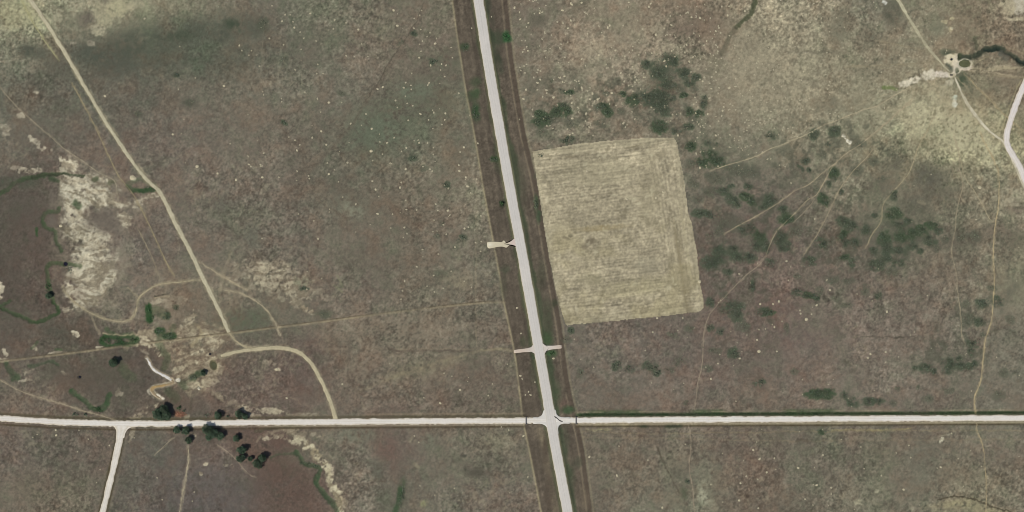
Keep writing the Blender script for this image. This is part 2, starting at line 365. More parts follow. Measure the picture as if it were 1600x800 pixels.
# ---- dark green-grey belt in the north-west and other tonal patches: (x, y, rx, ry, angle, colour, strength)
PATCHES = [
    (220, 70, 80, 26, -12, (78, 82, 70), 0.6), (330, 45, 55, 20, -8, (80, 84, 72), 0.55), (180, 100, 30, 18, 0, (80, 82, 72), 0.5), (140, 85, 24, 14, 0, (76, 80, 70), 0.5),
    (400, 42, 24, 14, 0, (84, 86, 74), 0.5), (50, 80, 22, 10, 5, (80, 82, 71), 0.7), (100, 110, 40, 12, 30, (88, 88, 76), 0.4), (280, 55, 20, 8, 0, (70, 76, 62), 0.5),
    (365, 40, 14, 8, 20, (66, 74, 60), 0.6), (345, 58, 9, 8, 0, (74, 76, 66), 0.6), (411, 38, 8, 10, 0, (78, 82, 68), 0.5), (135, 30, 14, 12, 0, (98, 92, 82), 0.6), (165, 10, 9, 14, 20, (98, 90, 82), 0.6),
    (95, 165, 22, 8, 40, (86, 84, 73), 0.4), (215, 178, 9, 6, 0, (84, 84, 73), 0.6), (295, 162, 14, 7, 0, (86, 85, 74), 0.6), (275, 117, 5, 4, 0, (72, 76, 64), 0.8),
    (620, 185, 85, 42, -20, (92, 98, 80), 0.42), (585, 205, 40, 28, -20, (98, 105, 88), 0.45), (645, 140, 26, 12, 0, (108, 116, 98), 0.45), (690, 95, 26, 12, 0, (90, 95, 78), 0.5), (545, 325, 30, 18, 0, (104, 108, 92), 0.35), (548, 325, 12, 16, -40, (150, 150, 128), 0.35), (350, 318, 20, 12, 0, (94, 94, 82), 0.4), (395, 370, 12, 18, 0, (94, 96, 84), 0.45),
    (430, 455, 40, 16, 30, (100, 100, 84), 0.3), (380, 500, 40, 16, -6, (88, 94, 76), 0.55), (470, 440, 12, 8, 0, (78, 84, 66), 0.6), (505, 490, 14, 7, 0, (82, 86, 70), 0.5), (690, 430, 10, 7, 0, (80, 86, 70), 0.5),
    (715, 440, 20, 14, 0, (140, 131, 108), 0.45), (630, 520, 100, 22, -5, (124, 115, 99), 0.4), (560, 590, 30, 22, 40, (120, 112, 97), 0.35), (660, 575, 60, 10, -14, (130, 122, 98), 0.35),
    (485, 615, 22, 8, 0, (108, 98, 86), 0.3), (450, 760, 50, 40, 30, (92, 76, 67), 0.5), (440, 690, 30, 12, 10, (96, 80, 71), 0.5), (335, 770, 60, 40, 0, (92, 86, 83), 0.35), (600, 690, 18, 40, -25, (104, 84, 75), 0.45), (625, 640, 30, 8, 0, (104, 88, 79), 0.3),
    (1405, 255, 22, 14, 0, (92, 88, 76), 0.55), (1452, 275, 26, 18, 0, (88, 86, 75), 0.6), (1465, 300, 24, 14, 10, (94, 90, 78), 0.45), (1430, 320, 22, 14, 0, (92, 90, 78), 0.45), (1500, 265, 28, 12, -10, (104, 98, 84), 0.4), (1380, 285, 20, 14, 0, (100, 96, 82), 0.4),
    (1505, 375, 30, 12, -8, (92, 86, 75), 0.5), (1560, 360, 20, 12, 0, (98, 88, 78), 0.4), (1590, 325, 14, 10, 0, (104, 92, 82), 0.4), (1585, 375, 16, 14, 0, (98, 90, 78), 0.45),
    (1315, 40, 16, 26, 20, (92, 92, 78), 0.5), (1395, 20, 14, 20, 0, (86, 86, 73), 0.7), (1360, 58, 12, 8, 0, (88, 88, 75), 0.6), (1205, 108, 14, 12, 0, (106, 98, 84), 0.5), (1290, 160, 22, 10, 0, (108, 104, 88), 0.4), (1302, 157, 6, 7, 0, (88, 86, 74), 0.6), (1215, 140, 16, 10, 0, (104, 96, 82), 0.4),
    (1300, 82, 24, 4, 0, (88, 84, 72), 0.5), (1230, 70, 40, 16, 0, (148, 140, 118), 0.3), (1180, 100, 30, 26, 0, (152, 143, 121), 0.35), (1250, 120, 30, 14, 0, (150, 142, 118), 0.3), (1160, 60, 26, 20, 0, (150, 141, 119), 0.35), (1060, 50, 24, 12, 0, (112, 98, 86), 0.5), (1100, 35, 40, 20, 0, (112, 99, 86), 0.4), (1045, 75, 18, 9, 0, (156, 147, 124), 0.4), (1030, 48, 20, 9, 0, (146, 139, 118), 0.4), (935, 75, 34, 10, -10, (152, 143, 121), 0.4), (910, 105, 30, 12, 0, (144, 135, 114), 0.35), (985, 45, 34, 26, 0, (142, 133, 112), 0.3), (830, 130, 10, 14, 0, (96, 92, 80), 0.4), (840, 32, 12, 10, 0, (92, 88, 76), 0.5), (905, 10, 18, 6, -40, (90, 88, 74), 0.5),
    (1040, 140, 42, 34, -30, (88, 94, 78), 0.4), (1175, 70, 14, 8, 0, (110, 100, 86), 0.4),
    (1440, 225, 40, 16, 5, (126, 118, 99), 0.35),
    (1570, 115, 40, 14, 0, (122, 112, 95), 0.4), (1530, 65, 16, 8, 0, (134, 128, 104), 0.4), (1465, 40, 14, 14, 0, (108, 110, 92), 0.4), (1500, 125, 18, 13, 30, (78, 84, 68), 0.6), (1515, 145, 16, 10, 40, (94, 94, 78), 0.4), (1470, 92, 10, 8, 0, (106, 98, 82), 0.4), (1480, 82, 12, 5, 0, (76, 82, 66), 0.6),
    (1100, 755, 20, 50, 0, (128, 130, 108), 0.28), (1098, 775, 7, 14, -20, (168, 166, 142), 0.45), (1055, 725, 22, 30, 20, (122, 117, 98), 0.3), (1068, 770, 7, 14, 0, (78, 84, 66), 0.5), (1052, 778, 10, 14, 0, (130, 125, 104), 0.3), (1350, 775, 34, 24, 0, (126, 122, 104), 0.35), (1375, 705, 18, 10, 0, (128, 120, 100), 0.3), (1500, 788, 40, 8, -6, (150, 142, 112), 0.6), (1555, 802, 40, 9, 14, (150, 142, 112), 0.6), (1500, 740, 40, 20, 0, (122, 114, 96), 0.3), (1440, 720, 24, 40, 0, (106, 106, 92), 0.3),
    (1570, 560, 60, 100, 0, (116, 112, 97), 0.25), (1590, 430, 30, 40, 0, (128, 124, 100), 0.3), (1580, 455, 8, 18, 30, (94, 92, 80), 0.5), (1360, 110, 40, 16, 0, (106, 98, 84), 0.3), (1330, 430, 60, 14, 0, (98, 90, 80), 0.3),
    (742, 738, 14, 7, 0, (84, 80, 70), 0.6), (725, 712, 3.5, 2.5, 0, (78, 76, 66), 0.8), (708, 720, 5, 4, 0, (82, 78, 68), 0.8), (729, 732, 4, 4, 0, (78, 76, 66), 0.7), (748, 738, 7, 6, 0, (82, 78, 68), 0.6), (695, 740, 4, 3, 0, (84, 80, 70), 0.6), (668, 690, 14, 10, 0, (112, 118, 100), 0.35), (644, 688, 5, 5, 0, (146, 138, 114), 0.5), (650, 728, 6, 5, 0, (146, 138, 114), 0.4), (663, 786, 5, 5, 0, (140, 140, 104), 0.6), (775, 690, 26, 16, -10, (122, 120, 98), 0.3), (560, 680, 34, 12, 0, (106, 112, 96), 0.4), (590, 740, 8, 18, -20, (84, 86, 74), 0.4), (628, 770, 5, 20, 8, (70, 80, 60), 0.75),
    (165, 700, 18, 50, 14, (104, 90, 80), 0.3), (60, 760, 40, 24, 0, (122, 110, 94), 0.28), (20, 615, 40, 14, 20, (116, 106, 92), 0.4), (240, 640, 20, 12, -10, (100, 90, 76), 0.3), (285, 660, 80, 6, 0, (86, 84, 70), 0.4), (360, 670, 70, 12, 4, (94, 78, 69), 0.5), (390, 700, 30, 16, 30, (98, 80, 70), 0.5),
    (30, 330, 50, 40, 0, (84, 78, 70), 0.4), (60, 385, 40, 40, 0, (92, 80, 73), 0.4), (20, 285, 46, 8, 0, (72, 78, 64), 0.5), (10, 430, 30, 50, 0, (82, 76, 68), 0.3), (90, 520, 24, 14, 20, (76, 76, 66), 0.5), (150, 600, 60, 26, 10, (84, 76, 67), 0.35), (230, 585, 20, 30, 0, (84, 78, 70), 0.4), (280, 630, 50, 16, 0, (90, 80, 71), 0.4),
]
for (cx, cy, rx, ry, an, col, k) in PATCHES:
    w, m = blob_mask(cx, cy, rx, ry, an, 0.75)
    m = m * np.clip(0.95 + 1.4 * n_mid[w] + 1.2 * n_fine[w] + 0.6 * n_g3[w], 0.05, 1.5)
    paint(m, col, k, w)

# pale pasture east of the dry wash, with dark tussocks
pz = 0.75 * eroded(poly_mask([(1190, -20), (1166, 40), (1142, 66), (1128, 95), (1124, 115), (1138, 150), (1180, 196), (1250, 188), (1292, 118), (1276, 40), (1246, -20)], 12.0, 1.5), 0.8)
paint(pz, (150, 143, 122), 0.45)
C *= (1 + pz * (0.12 * n_fine + 0.14 * n_g3))[..., None]
paint(pz * sstep(0.2, 0.5, fbm(X, Y, 4.2, 2, 57)), (96, 92, 78), 0.5)
# half-hidden low scrub between the clear patches
for poly in ([(1076, 216), (1240, 262), (1235, 330), (1200, 420), (1215, 520), (1110, 530), (1098, 400)], [(1190, 300), (1300, 270), (1420, 320), (1480, 350), (1470, 400), (1400, 440), (1240, 430)], [(1420, 560), (1500, 455), (1560, 450), (1545, 590)], [(830, 130), (1010, 85), (1110, 110), (1110, 205), (830, 210)], [(1240, 150), (1400, 190), (1420, 250), (1200, 270)]):
    bz = poly_mask(poly, 22.0, 2.0)
    paint(bz * sstep(0.10, 0.42, fbm(X, Y, 13, 3, 58)), (80, 82, 69), 0.5)
    paint(bz * sstep(0.12, 0.4, fbm(X, Y, 5, 3, 59)) * sstep(-0.1, 0.3, fbm(X, Y, 30, 2, 60)), (78, 79, 66), 0.45)

# short pale grass fanning out below the stock pond
for (cx, cy, rx, ry, an, k, col) in [(1215, 110, 95, 85, 0, 0.34, (152, 144, 121)), (1300, 130, 80, 60, 0, 0.3, (146, 139, 117)), (1130, 140, 60, 60, 0, 0.25, (146, 137, 116)), (1390, 150, 60, 50, 0, 0.3, (146, 142, 120))]:
    w, m = blob_mask(cx, cy, rx, ry, an, 0.9)
    paint(m * np.clip(1 + 0.9 * n_mid[w] + 0.7 * n_fine[w], 0.2, 1.4), col, k, w)
for (cx, cy, rx, ry, an, k) in [(1478, 188, 62, 24, 10, 0.68), (1528, 226, 48, 20, 16, 0.7), (1500, 206, 48, 22, 8, 0.5), (1440, 170, 30, 26, -20, 0.4), (1470, 150, 34, 20, 0, 0.3)]:
    w, m = blob_mask(cx, cy, rx, ry, an, 0.85)
    paint(m * np.clip(1 + 0.8 * n_mid[w] + 0.5 * n_fine[w], 0.2, 1.25), (180, 173, 143), k, w)
paint(poly_mask([(1420, 165), (1500, 160), (1580, 240), (1540, 262), (1440, 225)], 14.0, 1.5) * sstep(0.26, 0.5, fbm(X, Y, 4.0, 2, 73)), (112, 106, 84), 0.6)

# ---- bare soil: the gullied bank in the west and smaller scours
rid = ridged(30, 61, 2.2, 35)
rid2 = ridged(13, 62, 2.4, 20)
su, sv = rot(WX + 5 * fbm(X, Y, 40, 2, 65), WY + 7 * fbm(X, Y, 40, 2, 66), math.radians(-28))
tu, tv = rot(WX + 12 * fbm(X, Y, 36, 2, 69), WY + 14 * fbm(X, Y, 36, 2, 70), math.radians(6))
south_lobe = sstep(345, 385, Y)
flow = fbm(su * 0.24, sv, 4.4, 3, 67) * (1 - south_lobe) + fbm(tu * 0.22, tv, 4.6, 3, 72) * south_lobe
bank_tex = sstep(-0.42, 0.22, flow + 0.6 * fbm(X, Y, 24, 3, 68) + 0.25 * n_g3) * (0.6 + 0.4 * rid)


def bare(mask, k=1.0, col=(184, 175, 150), dark=(112, 101, 86), tex=0.85, relief=0.8):
    t = np.clip(bank_tex + 0.25 * n_fine, 0, 1)
    a = np.clip(mask * k, 0, 1)
    cc = np.asarray(dark, np.float32) + (np.asarray(col, np.float32) - np.asarray(dark, np.float32)) * (1 - tex + tex * t)[..., None]
    global C, H
    C = C * (1 - a[..., None]) + cc * a[..., None]
    H -= a * relief * (1 - rid)


edge_n = EDGE_N
BANK = [(88, 252), (104, 244), (122, 252), (130, 270), (160, 280), (183, 300), (196, 318), (160, 324), (140, 322), (131, 345), (150, 352), (166, 366), (180, 394), (176, 430), (166, 462), (140, 478), (118, 476), (100, 462), (97, 444), (106, 428), (120, 412), (112, 394), (102, 372), (97, 345), (104, 318), (92, 292), (96, 272)]
m = poly_mask(BANK, 13.0, 2.0)
halo = poly_mask([(80, 246), (130, 244), (200, 290), (244, 304), (215, 350), (200, 420), (180, 480), (110, 490), (84, 440), (84, 320)], 26.0, 2.0)
paint(sstep(0.25, 0.9, halo + halo * (1.2 * EDGE_N + 0.5 * n_fine)) * (0.4 + 0.6 * bank_tex), (160, 151, 128), 0.34)
m = poly_mask(BANK, 15.0, 2.0)
bare(sstep(0.15, 0.85, m + m * (1 - 0.4 * m) * (1.9 * EDGE_N + 0.5 * n_fine)) * (0.62 + 0.38 * sstep(-0.3, 0.25, fbm(X, Y, 34, 3, 64))), 0.9, (204, 197, 174), (132, 123, 103), 0.95, 1.2)
for (cx, cy, rx, ry, an, k) in [(103, 257, 17, 11, 20, 1.0), (118, 284, 18, 9, 25, 0.75), (150, 300, 22, 8, 20, 0.6), (195, 342, 10, 12, -10, 0.85), (115, 340, 14, 18, 0, 0.7), (150, 385, 22, 16, 40, 0.75), (135, 420, 26, 18, 30, 0.55), (140, 448, 26, 8, 10, 0.7), (110, 450, 8, 10, 40, 0.7), (106, 484, 9, 5, 0, 0.7), (117, 521, 8, 4, 20, 0.95), (118, 472, 14, 6, 30, 0.7), (60, 225, 16, 6, 45, 0.6), (77, 232, 8, 6, 0, 0.6), (50, 216, 6, 4, 0, 0.6), (46, 266, 20, 4, 0, 0.6), (25, 262, 14, 3, 10, 0.4), (0, 455, 6, 12, 0, 0.9), (207, 278, 5, 5.5, 0, 1.0), (240, 306, 14, 4, -12, 0.75), (215, 318, 10, 5, -40, 0.6), (172, 317, 28, 5, 2, 0.6), (5, 200, 12, 4, 10, 0.5), (55, 145, 5, 2, 0, 0.6),
                                 (10, 208, 6, 4, 0, 0.6), (3, 96, 6, 2, -30, 0.7), (32, 180, 6, 4, 20, 0.7), (3, 563, 12, 3.5, -4, 0.9), (8, 552, 3, 8, -25, 0.8), (55, 544, 3, 6, -40, 0.9), (92, 551, 16, 2.5, -4, 0.7), (155, 543, 6, 2.5, 0, 0.8), (40, 594, 10, 2.5, 0, 0.6), (45, 580, 8, 2, -30, 0.5), (98, 582, 6, 3, 40, 0.5), (185, 612, 6, 8, -30, 0.45)]:
    w, m = blob_mask(cx, cy, rx, ry, an, 0.6)
    M = np.zeros(X.shape, np.float32)
    M[w] = m
    bare(eroded(M, 1.2, 1.7), k, (196, 187, 163), (128, 118, 100), 0.8, 0.5)
for (cx, cy, rx, ry) in [(156, 345, 22, 15), (172, 352, 14, 12), (84, 300, 8, 20), (80, 340, 8, 16)]:
    w, m = blob_mask(cx, cy, rx, ry, 0, 0.7)
    paint(m * np.clip(1 + 0.8 * n_mid[w] + 0.5 * n_fine[w], 0.2, 1.2), (106, 98, 88), 0.8, w)
# pale pasture and scours east of the dirt road, the cattle yard by the creek, the southern bank
YARD = [(205, 524), (236, 514), (262, 520), (310, 505), (345, 512), (360, 524), (350, 536), (335, 545), (345, 556), (345, 578), (330, 600), (318, 612), (300, 616), (285, 606), (275, 595), (262, 560), (250, 553), (225, 546), (190, 544)]
m = poly_mask(YARD, 12.0, 2.0)
bare(eroded(m, 1.5), 0.62, (172, 160, 132), (106, 92, 78), 0.9, 0.4)
for (cx, cy, rx, ry, an, k) in [(232, 538, 24, 6, 8, 0.95), (244, 546, 13, 8, 30, 0.95), (215, 528, 12, 3, 0, 0.5), (290, 528, 46, 6, -6, 0.55), (330, 530, 26, 6, 0, 0.5), (300, 550, 9, 5, 0, 1.0), (308, 547, 14, 4, -5, 0.7), (301, 494, 6, 12, 40, 0.75), (285, 510, 18, 5, -30, 0.55), (310, 607, 6, 7, 0, 1.0), (300, 604, 8, 4, 0, 0.6), (305, 566, 4, 4, 0, 0.8), (330, 548, 10, 16, 10, 0.8), (325, 535, 8, 14, -20, 0.7), (278, 575, 10, 8, 0, 0.4), (335, 592, 12, 4, 20, 0.5), (320, 600, 14, 5, 0, 0.55), (340, 617, 10, 4, 10, 0.5), (335, 572, 12, 16, -10, 0.55), (345, 622, 14, 4, 20, 0.5), (240, 470, 12, 5, 0, 0.4), (268, 470, 20, 12, 0, 0.3),
                                 (440, 440, 48, 26, 25, 0.42), (420, 435, 26, 14, 10, 0.42), (405, 418, 20, 8, 10, 0.42), (460, 460, 24, 14, 50, 0.45), (481, 484, 9, 5, 30, 1.0), (436, 516, 4, 10, -10, 0.6), (372, 425, 14, 22, 30, 0.4), (390, 445, 14, 10, 0, 0.4), (500, 462, 14, 10, 0, 0.3), (432, 577, 6, 2.5, 10, 0.8), (425, 567, 14, 4, 10, 0.3), (420, 642, 22, 4.5, 0, 0.7), (398, 650, 12, 3, 0, 0.5), (362, 628, 22, 6, 15, 0.45), (366, 633, 3, 3, 0, 0.9), (385, 640, 12, 5, 30, 0.5), (470, 648, 24, 3, 0, 0.4), (213, 652, 14, 3, -6, 0.7), (230, 641, 18, 3, -28, 0.55), (206, 676, 5, 16, 10, 0.5),
                                 (440, 678, 30, 5, -16, 0.65), (462, 690, 18, 6, 20, 0.6), (483, 700, 13, 9, 30, 0.85), (494, 712, 10, 7, 40, 0.85), (506, 722, 8, 7, 50, 0.8), (513, 735, 7, 12, -20, 0.75), (518, 755, 8, 12, -15, 0.7), (528, 772, 8, 10, 0, 0.7), (533, 790, 9, 16, 0, 0.75), (500, 682, 10, 5, -30, 0.55), (470, 678, 30, 5, 0, 0.4), (291, 652, 4, 5, 20, 0.8), (322, 725, 4, 3, 0, 0.9), (313, 741, 4, 3, 0, 0.7), (357, 728, 8, 3, 0, 0.45), (302, 680, 4, 2, 0, 0.6)]:
    w, m = blob_mask(cx, cy, rx, ry, an, 0.65)
    M = np.zeros(X.shape, np.float32)
    M[w] = m
    bare(eroded(M, 1.3, 1.7), k, (192, 182, 155), (122, 110, 92), 0.85, 0.5)
m = 1 - sstep(1.5, 9.5, line_dist([(452, 683), (478, 692), (492, 708), (505, 722), (512, 738), (518, 756), (526, 772), (531, 800), (536, 840)], 12))
bare(sstep(0.2, 0.75, m + m * (1 - 0.4 * m) * (1.7 * EDGE_N + 2.0 * n_fine)), 0.62, (198, 190, 160), (128, 118, 95), 0.9, 0.7)
# north-west pale grass, north-east scours
for (cx, cy, rx, ry, an, k, col) in [(25, 20, 26, 24, 10, 0.5, (164, 161, 128)), (48, 20, 10, 26, -28, 0.5, (164, 161, 128)), (160, 22, 12, 20, -20, 0.6, (166, 160, 132)), (185, 12, 22, 14, 0, 0.75, (172, 165, 135)), (152, 48, 14, 8, 20, 0.7, (170, 163, 138)), (210, 8, 14, 8, 0, 0.5, (168, 160, 134)), (115, 68, 5, 5, 0, 0.5, (168, 158, 138)), (142, 68, 6, 5, 0, 0.5, (168, 158, 138)), (92, 28, 8, 6, 0, 0.5, (168, 162, 136)),
                                      (1424, 127, 22, 5, -17, 1.0, (203, 194, 172)), (1450, 117, 14, 7, -10, 0.95, (205, 196, 174)), (1473, 116, 16, 4.5, 2, 0.95, (206, 195, 178)), (1488, 114, 6, 8, 0, 0.95, (206, 197, 172)), (1489, 93, 13, 8, 0, 1.0, (208, 197, 168)), (1497, 100, 8, 14, 0, 1.0, (208, 196, 172)), (1491, 112, 5, 8, 0, 1.0, (206, 195, 172)), (1512, 107, 9, 3, -15, 0.9, (200, 186, 166)), (1484, 128, 8, 4, -20, 0.7, (190, 182, 158)), (1558, 107, 20, 5, -14, 0.7, (178, 166, 138)), (1580, 110, 24, 6, 5, 0.35, (158, 146, 120)),
                                      (1594, 8, 10, 16, 0, 0.85, (188, 180, 160)), (1575, 10, 12, 11, 20, 0.8, (172, 162, 136)), (1588, 30, 14, 3, 5, 0.8, (186, 176, 148)), (1568, 18, 6, 16, -45, 0.6, (160, 148, 124)), (1381, 3, 4, 5, 0, 1.0, (206, 206, 194)), (1491, 153, 5, 4, 0, 0.9, (188, 192, 172)), (1492, 162, 5, 5, 0, 0.95, (200, 198, 180)), (1476, 33, 5, 3, 0, 0.7, (176, 166, 134)), (1487, 30, 3, 2.5, 0, 0.8, (184, 174, 140)), (1486, 45, 3, 3, 0, 0.7, (184, 174, 140)),
                                      (1554, 254, 8, 3.5, -10, 0.8, (180, 174, 146)), (1549, 260, 5, 4, -40, 0.6, (176, 168, 140)), (1580, 313, 16, 4, -10, 0.5, (166, 158, 134)), (1586, 320, 14, 2, 0, 0.5, (166, 158, 134)), (1440, 316, 7, 3, 30, 0.5, (140, 132, 110)), (1318, 213, 4, 2.5, 40, 1.0, (206, 200, 180)), (1326, 221, 4, 3, 40, 1.0, (212, 206, 188)), (1471, 688, 3, 5, 40, 0.8, (190, 184, 160)), (1478, 680, 12, 1.5, -14, 0.5, (150, 146, 124)), (1340, 785, 6, 4, 0, 0.5, (186, 180, 150)), (1370, 766, 4, 4, 0, 0.6, (186, 180, 152))]:
    w, m = blob_mask(cx, cy, rx, ry, an, 0.55)
    m = sstep(0.12, 0.8, m + m * (1 - 0.45 * m) * (0.8 * n_mid[w] + 1.3 * n_fine[w]))
    paint(m * np.clip(1 + 0.4 * n_g3[w], 0.5, 1.2), col, k, w)

# ---- creeks and gullies: (line, half width, colour, strength, depth in metres)
CREEKS = [
    ([(0, 480), (15, 486), (30, 493), (50, 503), (66, 502), (80, 494), (92, 490), (90, 482), (84, 472)], 3.2, (62, 76, 52), 0.85, 0.9),
    ([(0, 478), (10, 474), (18, 470)], 2.5, (64, 78, 54), 0.7, 0.5),
    ([(84, 472), (80, 455), (76, 440), (74, 425), (72, 418), (82, 410), (100, 412), (125, 416)], 4.0, (68, 82, 56), 0.62, 0.6),
    ([(0, 302), (12, 296), (20, 288), (40, 278), (60, 276), (85, 272)], 4.0, (66, 78, 56), 0.7, 0.8),
    ([(50, 275), (75, 273), (95, 271), (130, 275)], 2.4, (62, 70, 52), 0.75, 1.0),
    ([(80, 280), (90, 282)], 5.0, (60, 72, 52), 0.7, 0.5),
    ([(92, 325), (88, 332), (75, 330), (66, 340), (68, 352), (78, 358), (86, 362), (88, 378), (96, 392)], 3.6, (66, 80, 56), 0.7, 0.6),
    ([(57, 358), (57, 366)], 2.5, (58, 78, 50), 0.85, 0.1),
    ([(118, 318), (122, 322)], 6.0, (66, 80, 56), 0.75, 0.3),
    ([(146, 281), (152, 279)], 4.0, (72, 82, 58), 0.7, 0.5),
    ([(170, 286), (178, 284)], 4.0, (82, 84, 64), 0.6, 0.6),
    ([(200, 290), (206, 296), (220, 298), (234, 297), (243, 294)], 4.2, (56, 76, 50), 0.8, 0.8),
    ([(200, 288), (222, 280), (240, 290)], 5.0, (88, 96, 74), 0.5, 0.3),
    ([(158, 530), (165, 526), (185, 528), (200, 525), (214, 531), (205, 538), (190, 537), (175, 540), (162, 539), (157, 532)], 3.6, (56, 78, 50), 0.85, 0.2),
    ([(168, 515), (175, 522)], 5.0, (70, 86, 60), 0.5, 0.1), ([(192, 524), (205, 524)], 6.0, (72, 84, 60), 0.45, 0.1),
    ([(10, 568), (18, 580), (28, 588), (20, 590)], 5.5, (62, 76, 54), 0.65, 0.4),
    ([(45, 572), (60, 570), (75, 566), (85, 565), (92, 570)], 2.6, (70, 82, 62), 0.6, 0.5),
    ([(112, 612), (118, 618), (128, 622), (138, 632), (148, 640), (160, 639), (166, 632), (168, 622), (172, 616)], 4.6, (58, 78, 52), 0.68, 0.8),
    ([(190, 575), (198, 585), (206, 590)], 8.0, (74, 86, 62), 0.42, 0.2), ([(184, 562), (196, 572)], 5.0, (84, 90, 68), 0.35, 0.2),
    ([(50, 545), (58, 535)], 3.0, (74, 86, 62), 0.5, 0.2), ([(88, 546), (94, 546)], 3.0, (70, 84, 58), 0.6, 0.1),
    ([(252, 520), (248, 535), (262, 560), (256, 575)], 6.0, (76, 84, 62), 0.5, 0.5),
    ([(233, 480), (234, 500)], 6.0, (48, 74, 44), 0.9, 0.1), ([(244, 484), (258, 492)], 9.0, (92, 98, 74), 0.55, 0.4), ([(262, 494), (262, 492)], 4.5, (66, 78, 56), 0.75, 0.1), ([(274, 480), (275, 479)], 4.5, (72, 82, 60), 0.6, 0.1),
    ([(247, 518), (254, 516)], 6.0, (56, 76, 50), 0.85, 0.1), ([(258, 526), (270, 525)], 6.0, (58, 76, 50), 0.9, 0.2), ([(272, 510), (268, 516)], 5.0, (76, 86, 62), 0.5, 0.1),
    ([(300, 590), (308, 586), (316, 582)], 5.0, (60, 72, 52), 0.65, 0.2), ([(282, 598), (290, 604)], 6.0, (72, 84, 62), 0.5, 0.2), ([(290, 596), (304, 592)], 4.0, (74, 84, 64), 0.5, 0.1),
    ([(264, 612), (274, 622)], 9.0, (72, 80, 60), 0.5, 0.2),
    ([(462, 706), (470, 715), (472, 722), (480, 727), (492, 728), (499, 734), (496, 745), (494, 755), (502, 766), (512, 780), (522, 788), (528, 800)], 4.4, (66, 80, 58), 0.75, 0.9),
    ([(424, 716), (440, 709), (462, 707)], 2.5, (72, 82, 62), 0.55, 0.3),
    ([(400, 674), (430, 668), (470, 665)], 3.5, (76, 78, 60), 0.5, 0.4),
    ([(626, 765), (622, 785), (616, 805)], 5.0, (62, 80, 56), 0.75, 0.4),
    ([(1184, -10), (1178, 8), (1172, 22), (1160, 34), (1150, 44)], 3.6, (78, 82, 62), 0.8, 0.8), ([(1150, 44), (1142, 54), (1135, 68), (1128, 85)], 4.5, (96, 92, 76), 0.6, 0.6),
    ([(1500, 88), (1515, 90), (1530, 84), (1540, 78), (1552, 75), (1562, 76), (1572, 81), (1584, 89), (1594, 96), (1612, 108)], 5.0, (62, 66, 54), 0.92, 1.6),  # ditch shading is painted into this creek's dark colour
    ([(1540, 79), (1562, 77)], 3.2, (44, 54, 46), 0.9, 0.6), ([(1590, 94), (1605, 102)], 3.2, (44, 52, 46), 0.9, 0.6), ([(1524, 58), (1525, 76)], 3.4, (78, 80, 64), 0.7, 0.3), ([(1565, 84), (1572, 90)], 6.0, (92, 94, 84), 0.6, 0.2), ([(1500, 92), (1500, 86)], 4.0, (66, 72, 54), 0.8, 0.4),
    ([(1481, 102), (1486, 110)], 4.0, (80, 84, 72), 0.75, 0.4), ([(1494, 109), (1496, 112)], 3.4, (72, 78, 60), 0.9, 0.3), ([(1500, 130), (1506, 120)], 6.0, (70, 80, 62), 0.6, 0.2),
    ([(1400, 139), (1390, 137), (1380, 138)], 3.0, (104, 118, 72), 0.6, 0.0),
    ([(1026, 698), (1040, 730), (1048, 745), (1060, 770)], 1.4, (82, 76, 64), 0.6, 0.2),
    ([(1465, 781), (1485, 777), (1500, 776), (1520, 780), (1545, 789), (1570, 797), (1590, 804)], 1.3, (78, 72, 58), 1.0, 0.4),
    ([(500, 690), (520, 700), (540, 715)], 3.0, (100, 98, 84), 0.3, 0.1),
    ([(1228, 80), (1300, 82)], 1.5, (90, 86, 74), 0.3, 0.1),
    ([(1250, 490), (1360, 527), (1420, 526)], 1.0, (88, 80, 70), 0.15, 0.0), ([(1345, 526), (1400, 527), (1430, 524)], 1.2, (84, 76, 66), 0.45, 0.1), ([(1400, 527), (1410, 526)], 2.2, (74, 70, 60), 0.6, 0.1),
]
for (pts, hw, col, k, dep) in CREEKS:
    d = line_dist(pts, hw * 2.2)
    m = 1 - sstep(hw * 0.45, hw * 1.25, d)
    paint(m * np.clip(1 + 0.45 * n_mid + 0.4 * n_fine, 0.3, 1.4), col, k)
    H -= (dep * 0.6) * (1 - sstep(0, hw * 1.2, d))

